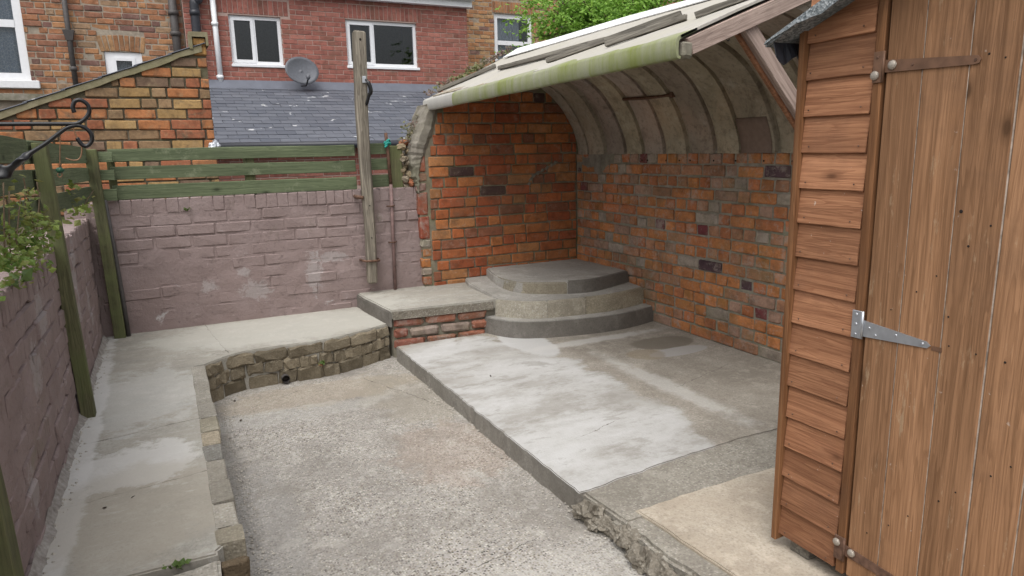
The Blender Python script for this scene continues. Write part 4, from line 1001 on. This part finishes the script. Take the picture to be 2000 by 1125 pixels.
# felt roof: ridge along X at y=.46
def slope(y): return 1.735+(1.60-abs(y-.46)-.46)*.42
fv = []
for sgn in (1, -1):
    ye = .46+1.14*sgn; v, f = [], []
    n = 16
    for k in range(n+1):
        y = .46+(ye-.46)*k/n
        for x in (1.662, 3.2):
            for dz in (0, .014): v.append((x-2.2, y-.46, slope(y)+dz+.003*fr(y*4, x)-1.7))
    for k in range(n):
        a = k*4; f += [(a, a+4, a+6, a+2), (a+1, a+3, a+7, a+5), (a, a+1, a+5, a+4), (a+2, a+6, a+7, a+3)]
    f += [(0, 2, 3, 1), (4*n, 4*n+1, 4*n+3, 4*n+2)]
    ro = put('roof_felt', pyd('roof_felt', v, f), M['felt'], sd_, (2.2, .46, 1.7))
    v, f = [], []   # turned-down felt at the verge, ragged lower edge
    for k in range(41):
        y = .46+(ye-.46)*k/40; dr = .036+.008*fr(y*9, 2)+.006*fr(y*30, 1)
        if sgn == 1 and k > 33: dr *= max(.25, (41-k)/9)
        z = slope(y)+.016
        v += [(1.660-2.2, y-.46, z-1.7), (1.655-2.2-.002*fr(y*8), y-.46, z-dr-1.7), (1.668-2.2, y-.46, z-dr-1.7), (1.668-2.2, y-.46, z-1.7)]
    for k in range(40):
        a = k*4; f += [(a, a+1, a+5, a+4), (a+1, a+2, a+6, a+5), (a+2, a+3, a+7, a+6), (a+3, a, a+4, a+7)]
    f += [(0, 3, 2, 1), (160, 161, 162, 163)]
    put('felt_verge', pyd('felt_verge', v, f), M['felt'], ro, (2.2, .46, 1.7))
# torn felt hanging under the eave
v, f = [], []
for k in range(9):
    x = 1.67+.13*k/8; v += [(x-1.7, .0, .0), (x-1.7, -.012+.01*fr(x*30, 1), -.05-.022*fr(x*22, 3))]
for k in range(8): f.append((2*k, 2*k+1, 2*k+3, 2*k+2))
o = put('torn_felt', pyd('torn_felt', v, f), M['blackp'], sd_, (1.7, 1.575, slope(1.575))); o.modifiers.new('t', 'SOLIDIFY').thickness = .003
for y in (1.44, .4, -.5): box('skid', XS+.01, 3.0, y-.03, y+.045, ZS+.002, .152, M['plank'], sd_, .003)

# ================================================================== BRACKET on the left
YK = 1.75
bk = thing('hanging_bracket', (XL, YK+.05, 1.45), 'black wrought iron hanging basket bracket with scrolls and a twisted brace', 'bracket')
def zq(x, y): p = onY(x/2.96, 180+y/2.96, YK); return p
arm = [Vector((-.412, YK, zq(0, 185).z))] + [zq(*q) for q in ((0, 185), (200, 184), (370, 184), (440, 182), (485, 160), (515, 120), (508, 75), (470, 47), (435, 52), (421, 85), (430, 118))]
tube('arm', smooth_pts(arm, 5), .0042, M['iron'], bk, 10)
br = [zq(-330, 690), zq(-120, 550)] + [zq(*q) for q in ((0, 475), (60, 440), (130, 385), (180, 350), (260, 300), (330, 247), (385, 208), (440, 193), (490, 205), (525, 240), (530, 282), (505, 310), (475, 305), (445, 265))]
bp = smooth_pts(br, 6); nb = len(bp); rad, fl = [], []
for i, p in enumerate(bp):
    t = i/(nb-1)
    k = math.exp(-((t-.155)/.045)**2)+math.exp(-((t-.27)/.04)**2)+math.exp(-((t-.04)/.05)**2)
    rad.append(.0042+.0062*min(1, k)); fl.append((1+.6*min(1, k), i*.2))
tube('brace', bp, rad, M['iron'], bk, 12, fl)
put('wall_plate', box_me(.012, .03, .34, .003), M['iron'], bk, (-.412, YK+.02, 1.38))
wr = tube('hanging_wire', smooth_pts([zq(372, 180), zq(360, 195), zq(349, 240), zq(347, 330), zq(346, 435)], 4), .0009, M['copper']); meta(wr, 'thin brown wire hanging straight down from the bracket arm', 'wire')
bd_ = thing('feeder_bead', zq(347, 455), 'small dark green bead with a wire loop on the hanging wire end', 'bead')
put('bead', lump_me((.008, .008, .0065), 3, 'bead', 2, .15), M['bead'], bd_, zq(347, 452))
tube('loop', smooth_pts([zq(346, 460), zq(332, 478), zq(345, 492), zq(360, 478), zq(347, 460)], 4), .001, M['copper'], bd_, 5)
hk = tube('wire_hook', smooth_pts([zq(418, 195), zq(436, 240), zq(460, 290), zq(472, 320), zq(470, 360), zq(455, 388), zq(420, 394), zq(380, 382)], 4), .0014, M['copper']); meta(hk, 'bent rusty wire hook dangling from the lower scroll of the bracket', 'hook')

# ================================================================== GABLE OUTHOUSE behind the fence
YG = 6.6
gb = thing('outhouse_gable', (-.3, YG+.1, 1), 'sloping yellow and orange brick outhouse gable behind the left of the fence', 'building')
gx0, gx1 = -2.2, .455
def gtop(x): return 1.815+(x+1.042)*(2.36-1.815)/(.40+1.042)
def gclip(a, b, z1, z2):
    x0, x1 = gx0+a, gx0+b
    need = -1.042+(z2+.012-1.815)*(.40+1.042)/(2.36-1.815)
    x0 = max(x0, need)
    return [(x0-gx0, x1-gx0, z1, z2)] if x1-x0 > .05 else []
lay_bricks(gb, (gx0, YG, 0), (1, 0, 0), (0, -1, 0), gx1-gx0, 1.0, .0845, 17, M['brick_gable'], P_GABLE, 'old', .012, .1, gclip, lambda r: 'mix', .238, .004)
prof = [(gx0, .0), (gx1-.005, .0), (gx1-.005, 2.33), (.40, gtop(.40)-.01), (gx0, gtop(gx0)-.01)]
v = [(x+.3, .017, z-1) for x, z in prof]+[(x+.3, 2.2, z-1) for x, z in prof]; n = 5
put('mortar_bed', pyd('mortar_bed', v, [tuple(range(n)), tuple(range(2*n-1, n-1, -1))]+[(i, i+n, (i+1) % n+n, (i+1) % n) for i in range(n)]), M['mortar_gable'], gb, (-.3, YG, 1))
# verge mortar band and slate edge
vb = []; N_ = 30
for k in range(N_+1):
    x = gx0+(.42-gx0)*k/N_; z = gtop(x); vb.append((x, z))
v, f = [], []
for k, (x, z) in enumerate(vb):
    d = .05+.02*fr(x*6, 1)
    for (yy, zz_) in ((-.016, 0), (-.018, -d), (.08, -d), (.08, 0)): v.append((x+.3, yy, z+zz_-1))
for k in range(N_):
    a = k*4
    for q in range(4): f.append((a+q, a+(q+1) % 4, a+4+(q+1) % 4, a+4+q))
f += [(0, 1, 2, 3), (N_*4+3, N_*4+2, N_*4+1, N_*4)]
put('verge_mortar', pyd('verge_mortar', v, f), M['verge'], gb, (-.3, YG, 1))
for k in range(10):
    x0 = gx0+(.42-gx0)*k/10; x1 = gx0+(.42-gx0)*(k+1)/10+.03; A = Vector((x0, YG+.6, gtop(x0)+.012)); B = Vector((x1, YG+.6, gtop(x1)+.004))
    beam('verge_slate', A, B, 1.25, .008, M['slate'], gb)
me_ = box('pier', .352, .452, YG+.004, YG+.16, 2.28, 2.425, M['brick_gable'], gb, .006, .003, 0, None, (.5, .27, .1))
for k in range(2): box('pier_brick', .355, .455, YG-.008, YG+.1, 2.285+.072*k, 2.35+.072*k, M['brick_gable'], gb, .008, .003, 0, None, (.52, .29, .1))
put('cap_stone', boxes_me([(.328, .475, YG-.03, YG+.18, 2.428, 2.468), (.328, .352, YG-.03, YG+.18, 2.33, 2.428), (.456, .475, YG-.03, YG+.18, 2.36, 2.428)], org=(.4, YG, 2.4)), M['verge'], gb, (.4, YG, 2.4))
o = put('silver_flashing', lump_me((.05, .03, .06), 5, 'silver_flashing', 3, .4), M['foil'], gb, (.44, YG-.01, 1.52))

# ================================================================== SLATE LEAN-TO
YE, YT = 9.6, 11.93; ZE, ZT = 1.60, 2.50
lt = thing('lean_to', (2.6, 10.5, 1), 'low brick lean-to with a grey slate roof below the red house', 'building')
sl_ang = math.atan2(ZT-ZE, YT-YE); SLEN = math.hypot(ZT-ZE, YT-YE); rows = 17; gauge = SLEN/rows
sm = [box_me(.244, gauge*1.35, .012, .001, .0012, k, 'slate') for k in range(4)]
rs = random.Random(3)
for r in range(rows):
    s = (r+.5)*gauge; y = YE+s*math.cos(sl_ang); z = ZE+s*math.sin(sl_ang)
    x = .45-(.125 if r % 2 else 0); xe = 3.75+1.25*r/rows
    while x < xe:
        put('slate', rs.choice(sm), M['slate'], lt, (x+.125, y, z+.012+rs.uniform(-.002, .002)), (sl_ang-.04, rs.uniform(-.004, .004), rs.uniform(-.004, .004))); x += .25
put('roof_deck', pyd('roof_deck', [(.4-2.6, YE-10.5, ZE-1.03), (5.3-2.6, YE-10.5, ZE-1.03), (5.3-2.6, YT-10.5, ZT-1.03), (.4-2.6, YT-10.5, ZT-1.03)], [(0, 1, 2, 3)]), M['lead'], lt, (2.6, 10.5, 1))
lay_bricks(lt, (.35, YE+.15, 0), (1, 0, 0), (0, -1, 0), 3.3, 1.0, .075, 7, M['brick_red'], P_RED, 'sharp', .01, .1)
put('wall_core', boxes_me([(.35, 5.3, YE+.156, YE+.4, -.9, 1.57)], org=(2.6, 10.5, 1)), M['mortar_red'], lt, (2.6, 10.5, 1))
tube('gutter', [(.3, YE-.04, ZE-.035), (5.3, YE-.04, ZE-.035)], .05, M['blackp'], lt, 10)
beam('lead_flashing', (.6, YT-.07, ZT+.02), (5.25, YT-.07, ZT+.02), .22, .012, M['lead'], lt, up=(0, -math.sin(sl_ang+.5), math.cos(sl_ang+.5)), cuts=12, jit=.004)
for a, b in (((535, 213), (560, 222)), ((790, 215), (812, 221))):
    p = onY(*a, 11.0); yy = 11.05; zz_ = ZE+(yy-YE)*math.tan(sl_ang)+.03
    box('vent_slate', p.x, p.x+.2, yy, yy+.13, zz_-.01, zz_+.012, M['blackp'], lt, .003, 0, 0, (sl_ang, 0, 0))

# ================================================================== HOUSES
def window(par, x0, x1, z0, z1, y, mull, trans, sashes, sill=True, fw=.05, depth=.07, curtain=None, arch=False):
    xs = [x0]+mull+[x1]; parts = [(x0, x0+fw, z0, z1), (x1-fw, x1, z0, z1), (x0+fw, x1-fw, z0, z0+fw), (x0+fw, x1-fw, z1-fw, z1)]
    for m_ in mull: parts.append((m_-fw*.55, m_+fw*.55, z0+fw, z1-fw))
    for (a, b, t) in trans: parts.append((a+fw, b-fw, t-fw*.5, t+fw*.5))
    wo = put('window', boxes_me([(a, b, y, y+depth, c, d) for a, b, c, d in parts], org=(x0, y, z0)), M['upvc'], par, (x0, y, z0))
    for (a, b, c, d) in sashes:
        k = .045; put('sash', boxes_me([(a, a+k, y-.012, y+.05, c, d), (b-k, b, y-.012, y+.05, c, d), (a+k, b-k, y-.012, y+.05, c, c+k), (a+k, b-k, y-.012, y+.05, d-k, d)], org=(x0, y, z0)), M['upvc'], wo, (x0, y, z0))
    put('pane', boxes_me([(x0+fw*.5, x1-fw*.5, y+.03, y+.036, z0+fw*.5, z1-fw*.5)], org=(x0, y, z0)), M['glass'], wo, (x0, y, z0))
    if sill: box('sill', x0-.02, x1+.03, y-.07, y+.03, z0-.045, z0-.001, M['upvc'], wo, .006)
    if curtain:
        ca, cb, mat = curtain; v, f = [], []; n = 60
        for k in range(n+1):
            x = ca+(cb-ca)*k/n; yy = y+.14+.012*math.sin(k*1.1)+.006*math.sin(k*2.3)
            v += [(x-x0, yy-y, .03), (x-x0, yy-y, z1-z0-.02)]
        for k in range(n): f.append((2*k, 2*k+2, 2*k+3, 2*k+1))
        put('curtain', pyd('curtain', v, f, True), mat, wo, (x0, y, z0))
    return wo
def shell(par, x0, x1, y0, y1, z0, z1, ops, org, mat):
    put('wall_core', boxes_me(core_boxes(x0, x1, y0, y0+.18, z0, z1, ops) + [(x0, x0+.1, y0+.181, y1, z0, z1), (x1-.1, x1, y0+.181, y1, z0, z1), (x0+.101, x1-.101, y1-.1, y1, z0, z1)], org=org), mat, par, org)
    put('room', boxes_me([(x0+.102, x1-.102, y0+.19, y1-.11, 2.2, 2.22), (x0+.102, x1-.102, y0+.19, y1-.11, 4.6, 4.62), (x0+.102, x1-.102, y1-.13, y1-.11, 2.23, 4.59)], org=org), M['room'], par, org)
# red extension
YX = 12.0
ex = thing('house', (2.9, YX+1, 1), 'modern red brick house extension with two white windows and a satellite dish', 'house')
W1, W2 = (1.187, 1.965, 2.855, 3.59), (2.996, 4.228, 2.885, 3.625)
ops = [W1, W2]
ux0 = .56
sold = [(W1[0]-.15, W1[1]+.15, W1[3]+.012, W1[3]+.24), (W2[0]-.02, W2[1]+.1, W2[3]+.012, W2[3]+.24)]
cl = openings_clip([(a-ux0, b-ux0, c, d) for a, b, c, d in ops+sold])
lay_bricks(ex, (ux0, YX, 0), (1, 0, 0), (0, -1, 0), 5.19-ux0, 2.44, .075, 20, M['brick_red'], P_RED, 'sharp', .01, .1, cl, None, .235, .001)
for (a, b, c, d) in sold:
    x = a
    while x < b-.03:
        put('soldier_brick', box_me(.065, .1, .215, .003, .001, 1, 'soldier_brick') if 'sol' not in POOL else POOL['sol'], M['brick_red'], ex, (x+.0375, YX+.05, (c+d)/2), None, None, pick(P_RED)); x += .075
shell(ex, ux0, 5.185, YX+.007, 15.5, -.9, 5.6, ops, (2.9, YX, 1), M['mortar_red'])
for (x0, x1, z0, z1), ml, sh_ in ((W1, 1.187+.36, [(1.187+.03, 1.187+.36, 2.855+.03, 3.59-.03)]), (W2, 2.996+.46, [(2.996+.03, 2.996+.46, 2.885+.03, 3.625-.03)])):
    window(ex, x0+.004, x1-.004, z0+.004, z1-.004, YX+.05, [ml], [], sh_)
fas = put('fascia', boxes_me([(ux0-.1, 5.24, YX-.12, YX-.10, 3.93, 4.12), (ux0-.1, 5.24, YX-.10, YX+.0, 3.93, 3.95)], org=(2.9, YX, 4)), M['upvc'], ex, (2.9, YX, 4))
tube('gutter', [(ux0-.1, YX-.18, 4.08), (5.26, YX-.18, 4.08)], .055, M['upvc'], ex, 10)
box('roof_slab', ux0-.1, 5.24, YX-.1, 15.5, 5.6, 5.75, M['slate'], ex)
dpx = thing('downpipe', (.98, YX-.06, 2.45), 'white plastic downpipe running down the red brick wall', 'pipe')
tube('pipe', [(.985, YX-.06, 2.46), (.98, YX-.06, 4.0)], .04, M['upvc'], dpx, 10)
for z in (2.62, 3.4): tube('collar', [(.98, YX-.06, z), (.98, YX-.06, z+.05)], .052, M['upvc'], dpx, 10)
put('shoe', box_me(.09, .1, .06, .01), M['upvc'], dpx, (.985, YX-.085, 2.445))
spp = thing('soil_pipe', (.72, YX-.09, 2.5), 'fat black soil pipe with an elbow at the left of the red extension', 'pipe')
tube('pipe', smooth_pts([(.80, YX-.09, 4.3), (.80, YX-.09, 3.82), (.74, YX-.09, 3.72), (.715, YX-.09, 3.6), (.715, YX-.09, 2.45)], 6), .065, M['blackp'], spp, 14)
tube('collar', [(.715, YX-.09, 3.52), (.715, YX-.09, 3.6)], .075, M['blackp'], spp, 14)
# satellite dish
dc = onY(588, 140, 11.72)
ds = thing('satellite_dish', dc, 'dark grey satellite dish fixed to the red wall between the two windows', 'satellite dish')
v, f = [], []; nr, na = 6, 28
for i in range(nr+1):
    r = i/nr
    for k in range(na):
        a = 2*math.pi*k/na; v.append((.275*r*math.cos(a), -.05*r*r, .225*r*math.sin(a)))
for i in range(nr):
    for k in range(na): f.append((i*na+k, i*na+(k+1) % na, (i+1)*na+(k+1) % na, (i+1)*na+k))
o = put('reflector', pyd('reflector', v, f, True), M['dish'], ds, dc, (math.radians(-16), 0, math.radians(12))); o.modifiers.new('t', 'SOLIDIFY').thickness = .012
tube('arm', [dc+Vector((.0, .02, -.22)), dc+Vector((.03, -.2, -.23)), dc+Vector((.045, -.30, -.13))], .013, M['iron'], ds, 8)
put('receiver', lump_me((.035, .05, .045), 1, 'receiver', 2, .1), M['dish'], ds, dc+Vector((.045, -.31, -.11)))
tube('mount', [dc+Vector((0, .02, -.05)), (dc.x, YX, dc.z-.07)], .025, M['galv'], ds, 8)
# old house on the left
YO = 12.2
oh = thing('house', (-1, YO+1, 1), 'old brown brick house with a lace curtained sash window on the far left', 'house')
WA, WB = (-2.65, -1.50, 2.56, 4.3), (-.557, -.06, 2.35, 3.0)
ops = [WA, WB]; ox0 = -3.0; ox1 = .555
arch = (-.62, .0, 3.0, 3.25)
cl = openings_clip([(a-ox0, b-ox0, c, d) for a, b, c, d in ops+[arch]])
lay_bricks(oh, (ox0, YO, 0), (1, 0, 0), (0, -1, 0), ox1-ox0, 2.28, .0845, 19, M['brick_far'], P_FAR, 'old', .014, .1, cl, lambda r: 'mix', .24, .004)
for k in range(9):
    t = (k-4)/4; put('arch_brick', box_me(.058, .1, .225, .006, .003, k, 'arch_brick'), M['brick_far'], oh, (-.31+t*.275, YO+.05, 3.125-abs(t)*.02), (0, t*.2, 0), None, pick([(1, (.42, .24, .12)), (1, (.36, .18, .09))]))
shell(oh, ox0, ox1, YO+.008, 15.5, -.9, 5.6, ops, (-1, YO, 1), M['mortar_far'])
window(oh, WA[0]+.004, WA[1]-.004, WA[2]+.004, WA[3]-.004, YO+.03, [], [(WA[0], WA[1], 3.33)], [], False, .1, .07, (-2.6, -1.6, M['lace']))
box('sill', WA[0]-.05, WA[1]+.10, YO-.06, YO+.06, 2.45, 2.558, M['whitep'], oh, .008)
window(oh, WB[0]+.004, WB[1]-.004, WB[2]+.004, WB[3]-.004, YO+.03, [], [], [(WB[0]+.1, WB[1]-.1, 2.4, 2.92)], False, .11, .07, (-.45, -.15, M['curtain']))
beam('ledge', (ox0, YO-.03, 2.33), (-.7, YO-.03, 2.33), .1, .09, M['render'], oh, cuts=8, jit=.006)
for i, (x, zt, lab, mat, r) in enumerate(((-.96, 4.2, 'slim dark drainpipe with a hopper down the old brown house', 'greyp', .036), (.43, 4.2, 'thick dark iron drainpipe where the old house meets the red extension', 'greyp', .06))):
    dpz = thing('drainpipe', (x, YO-.07, 2.3), lab, 'pipe')
    tube('pipe', [(x, YO-.07, 2.3), (x, YO-.07, zt)], r, M[mat], dpz, 10)
    if i == 0:
        v = [(-.075, -.06, .14), (.075, -.06, .14), (.075, .06, .14), (-.075, .06, .14), (-.04, -.04, 0), (.04, -.04, 0), (.04, .04, 0), (-.04, .04, 0)]
        put('hopper', pyd('hopper', v, [(0, 1, 2, 3), (7, 6, 5, 4), (0, 4, 5, 1), (1, 5, 6, 2), (2, 6, 7, 3), (3, 7, 4, 0)]), M[mat], dpz, (x, YO-.07, 3.12))
    for z in ((2.7, 3.7) if i == 0 else (3.25, 3.55, 2.7)): tube('collar', [(x, YO-.07, z), (x, YO-.07, z+.06)], r*1.3, M[mat], dpz, 10)
# house behind on the right
YH = 14.5
rh = thing('house', (7.5, YH+1, 1), 'old orange brick house with a white sash window behind the shelter roof and tree', 'house')
WR = (6.915, 7.87, 3.05, 4.40); hx0, hx1 = 5.6, 9.3
cl = openings_clip([(WR[0]-hx0, WR[1]-hx0, WR[2], WR[3]), (WR[0]-.05-hx0, WR[1]+.05-hx0, WR[3], WR[3]+.26)])
lay_bricks(rh, (hx0, YH, 0), (1, 0, 0), (0, -1, 0), hx1-hx0, 3.0, .0845, 24, M['brick_far'], P_RIGHTFAR, 'old', .013, .1, cl, None, .238, .004)
x = WR[0]-.04
while x < WR[1]+.04:
    put('soldier_brick', box_me(.062, .1, .235, .005, .002, int(x*77), 'soldier_brick'), M['brick_far'], rh, (x+.035, YH+.05, WR[3]+.13), None, None, pick([(1, (.44, .22, .1)), (1, (.38, .18, .09))])); x += .073
shell(rh, 5.3, 9.3, YH+.008, 18.0, -.9, 6.5, [WR], (7.5, YH, 1), M['mortar_far'])
put('side_wall', boxes_me([(9.301, 16, YH+.004, 18, -.9, 6.5)], org=(7.5, YH, 1)), M['far_wall'], rh, (7.5, YH, 1))
window(rh, WR[0]+.004, WR[1]-.004, WR[2]+.004, WR[3]-.004, YH+.05, [], [(WR[0], WR[1], 3.79)], [], True, .09, .08, (WR[0]+.05, WR[0]+.70, M['curtain']))
dpr = tube('drainpipe', [(8.62, YH-.06, 2.5), (8.62, YH-.06, 6)], .07, M['greyp']); meta(dpr, 'dark drainpipe on the orange house half hidden by the tree', 'pipe')

# ================================================================== PLANTS
def leaves_me(pts, size, name, seed, droop=.3, org=(0, 0, 0), shape='leaf'):
    r = random.Random(seed); v, f = [], []; O = Vector(org)
    for p in pts:
        s = size*r.uniform(.6, 1.3); d = Vector((r.gauss(0, 1), r.gauss(0, 1), r.gauss(-droop, .5))).normalized()
        n = Vector((r.gauss(0, .5), r.gauss(-.4, .5), 1)).normalized(); sd2 = d.cross(n).normalized(); n = sd2.cross(d)
        b = len(v); P = Vector(p)-O; wd = s*(.42 if shape == 'leaf' else .27)
        v += [P, P+d*s*.45+sd2*wd-n*s*.1, P+d*s+n*s*-.12, P+d*s*.45-sd2*wd-n*s*.1, P+d*s*.5+n*s*.04]
        f += [(b, b+1, b+4), (b+1, b+2, b+4), (b+2, b+3, b+4), (b+3, b, b+4)]
    return pyd(name, [tuple(x) for x in v], f)
def cluster(px, py, plane, val, n, spread, rng, off=0):
    c = {'X': onX, 'Y': onY}[plane](px, py, val); return [c+Vector((rng.gauss(0, spread[0]), rng.gauss(0, spread[1]), rng.gauss(0, spread[2]))) for _ in range(n)]
rg = random.Random(5)
iv = thing('ivy_plant', (XL, 2.9, 1.05), 'leafy ivy tumbling over the left wall in front of the nearest fence boards', 'plant')
pts = []
for (px, py, n, sx, sz) in ((30, 480, 60, .16, .055), (60, 470, 60, .13, .06), (20, 510, 40, .15, .035), (75, 440, 45, .10, .05), (55, 505, 40, .1, .03), (50, 400, 28, .06, .05), (95, 440, 20, .06, .03), (85, 475, 24, .06, .04), (40, 430, 30, .12, .05), (8, 490, 25, .1, .04)):
    pts += cluster(px, py, 'X', XL+.03, int(n*1.5), (.02, sx, sz), rg)
pts = [p for p in pts if p.z > 1.0]
put('leaves', leaves_me(pts, .027, 'leaves', 1, .3, (XL, 2.9, 1.05)), M['ivy_leaf'], iv, (XL, 2.9, 1.05))
put('leaves', leaves_me(cluster(32, 545, 'X', XL+.02, 5, (.008, .012, .01), rg), .05, 'leaves', 2, .4, (XL, 2.9, 1.05)), M['weed'], iv, (XL, 2.9, 1.05))
for k in range(7):
    a = onX(10+k*13, 520-k*3, XL+.015); tube('stem', smooth_pts([a, a+Vector((.01, rg.uniform(-.05, .1), .08)), a+Vector((.015, rg.uniform(-.1, .2), .2+rg.uniform(0, .1)))], 4), .0025, M['stem'], iv, 5)
iv2 = thing('ivy_plant', (XL, 4.8, 1.05), 'small tuft of ivy on the left wall top beside the corner post', 'plant')
pts = []
for (px, py, n, sx, sz) in ((165, 402, 40, .12, .03), (178, 408, 26, .08, .03), (150, 400, 24, .1, .03), (125, 425, 14, .05, .02), (135, 365, 14, .08, .015)): pts += cluster(px, py, 'X', XL+.015, n, (.02, sx, sz), rg)
put('leaves', leaves_me(pts, .04, 'leaves', 3, .3, (XL, 4.8, 1.05)), M['ivy_leaf'], iv2, (XL, 4.8, 1.05))
a = onX(160, 410, XL+.02); tube('stem', [a, a+Vector((.03, .1, .06)), a+Vector((.05, .3, .1))], .003, M['stem'], iv2, 5)
sdm = thing('sedum_patch', (2.4, 5.5, 2), 'yellow green sedum and moss growing along the far edge of the shelter roof', 'plant')
pts = []
for k in range(520):
    t = rg.random()**.8; x = 1.98+.78*t; pts.append((x, 5.47+rg.gauss(0, .03), roofz(x, 5.47)+.02+abs(rg.gauss(0, .022))))
put('leaves', leaves_me(pts, .028, 'leaves', 4, -.6, (2.4, 5.5, 2)), M['moss'], sdm, (2.4, 5.5, 2))
sd2 = thing('sedum_patch', (1.8, 5.5, 1.6), 'pinkish green weeds on the broken wall top left of the shelter', 'plant')
pts = cluster(800, 252, 'Y', 5.47, 60, (.03, .03, .03), rg)+cluster(812, 235, 'Y', 5.48, 22, (.015, .02, .03), rg)+cluster(795, 275, 'Y', 5.46, 40, (.03, .03, .015), rg)
put('leaves', leaves_me(pts, .026, 'leaves', 5, -.6, (1.8, 5.5, 1.6)), M['moss'], sd2, (1.8, 5.5, 1.6))
for i, (P, lab, n) in enumerate(((onZ(350, 1108, ZP-.01), 'small green weed sprouting from the near edge of the path', 16), (onY(366, 412, YW-.01), 'tiny tuft of weed in the back wall under its coping bricks', 12), (onY(627, 712, 4.49), 'tiny weed growing in the rubble retaining wall', 8))):
    wd = thing('weed', P, lab, 'weed'); put('leaves', leaves_me([P+Vector((rg.gauss(0, .012), rg.gauss(0, .008), abs(rg.gauss(.004, .006)))) for _ in range(n)], .022, 'leaves', 7+i, -.8, P), M['weed'], wd, P)
v, f = [], []   # lime crust along the foot of the side wall
for k in range(120):
    y = .6+4.75*k/119; wd = .026+.018*fr(y*5, 1)+.01*fr(y*21, 2); h = .03+.016*fr(y*7, 5)
    v += [(XL+.002, y, ZP+max(.004, h)), (XL+wd*.5, y, ZP+max(.003, h*.45)+.003*fr(y*40)), (XL+max(.012, wd), y, ZP-.002)]
for k in range(119):
    a = k*3; f += [(a, a+1, a+4, a+3), (a+1, a+2, a+5, a+4)]
put('lime_crust', pyd('lime_crust', v, f), M['crust'], path)
# rubble lumps where painted wall meets shelter
rb = thing('broken_wall_top', (1.78, 5.47, 1.45), 'crumbling stones between the fence end and the shelter shoulder', 'rubble')
for k in range(12):
    put('stone', lump_me((rg.uniform(.025, .045), .05, rg.uniform(.022, .038)), k, 'stone', 2, .4), M['stone_t'], rb, (1.77+rg.uniform(-.03, .05), 5.46+rg.uniform(-.02, .05), 1.17+.032*k), (0, rg.uniform(-.4, .4), 0), None, rg.choice([(1, .9, .75), (1.3, .6, .42), (.9, .85, .8)]))

# tree behind the shelter
TC = onY(1200, 30, 9.3)
tr = thing('tree', (TC.x, TC.y, -.9), 'bright green leafy tree behind the shelter roof', 'tree')
tube('trunk', smooth_pts([(TC.x, TC.y, -.9), (TC.x+.05, TC.y, .6), (TC.x-.05, TC.y+.05, 1.8), (TC.x, TC.y, 2.6)], 5), [.12-.004*i for i in range(16)], M['stem'], tr, 10)
rt = random.Random(8); tips = []
for k in range(40):
    a = rt.uniform(0, 2*math.pi); el = rt.uniform(-.1, 1.1); L = rt.uniform(.6, 1.25)
    b0 = Vector((TC.x, TC.y, 2.5+rt.uniform(0, .8))); e = b0+Vector((math.cos(a)*math.cos(el)*L*1.2, math.sin(a)*math.cos(el)*L, math.sin(el)*L*1.05))
    mid = b0.lerp(e, .5)+Vector((0, 0, .1)); tube('limb', smooth_pts([b0, mid, e], 4), [.03-.0028*i for i in range(9)], M['stem'], tr, 6)
    tips += [(mid, .22), (b0.lerp(e, .78), .25), (e, .26), (b0.lerp(e, .3), .2)]
lv = []
for c, s in tips:
    for _ in range(rt.randrange(18, 30)):
        q = c+Vector((rt.gauss(0, s), rt.gauss(0, s), rt.gauss(0, s*.75)))
        d = Vector((rt.gauss(0, 1), rt.gauss(0, 1), rt.gauss(-.3, .4))).normalized(); sd3 = d.cross(Vector((0, 0, 1))).normalized()
        for j in range(rt.randrange(5, 10)):
            lv.append(q+d*(.028*j)+sd3*(.03*(1 if j % 2 else -1)))
lv = [p for p in lv if p.z > roofz(2.9, 4)+.0]
put('crown', leaves_me(lv, .075, 'crown', 9, .35, (TC.x, TC.y, 2.8), 'narrow'), M['tree_leaf'], tr, (TC.x, TC.y, 2.8))

# ================================================================== SMALL LITTER
for i, (px, py, z, lab) in enumerate(((258, 973, ZP, 'curled dead leaf lying in the middle of the near path'), (200, 995, ZP, 'brown twig-like dead leaf on the path towards the left wall'), (470, 825, .0, 'dry leaf on the yard floor close to the kerb stones'), (460, 783, 0, 'tiny black leaf scrap below the retaining wall'), (960, 736, ZS, 'black leaf scrap on the pale slab'))):
    p = onZ(px, py, z); me = leaves_me([(0, 0, 0)], .03 if i < 3 else .018, 'dead_leaf', 30+i, 0); o = put('dead_leaf', me, M['dead'], None, (p.x, p.y, z+.006)); o.modifiers.new('t', 'SOLIDIFY').thickness = .001; meta(o, lab, 'leaf', 'dead leaves on the concrete')
gr = random.Random(77); v, f = [], []
def grit(x, y, z, s):
    b = len(v)
    for d in ((1, 0, 0), (-.8, .3, 0), (0, 1, 0), (.1, -.9, 0), (0, 0, .8)): v.append((x+d[0]*s*gr.uniform(.6, 1.2), y+d[1]*s*gr.uniform(.6, 1.2), z+d[2]*s))
    f.extend([(b+0, b+2, b+4), (b+2, b+1, b+4), (b+1, b+3, b+4), (b+3, b+0, b+4)])
for _ in range(700):
    x, y = gr.uniform(.14, 1.34), gr.uniform(.8, 4.4); grit(x, y, .004, gr.choice([.0025, .003, .004, .006]))
for _ in range(260): grit(1.33+gr.gauss(0, .03), gr.uniform(1.0, 4.3), .004, gr.uniform(.003, .008))
for _ in range(260): grit(.15+abs(gr.gauss(0, .04)), gr.uniform(1.5, 4.2), .003, gr.uniform(.003, .008))
for _ in range(220): grit(XL+.015+abs(gr.gauss(0, .02)), gr.uniform(1.2, 5.2), ZP, gr.uniform(.003, .009))
o = put('grit', pyd('grit', v, f), M['grit']); meta(o, 'loose grit and stone chips scattered over the concrete', 'grit', None, 'stuff')
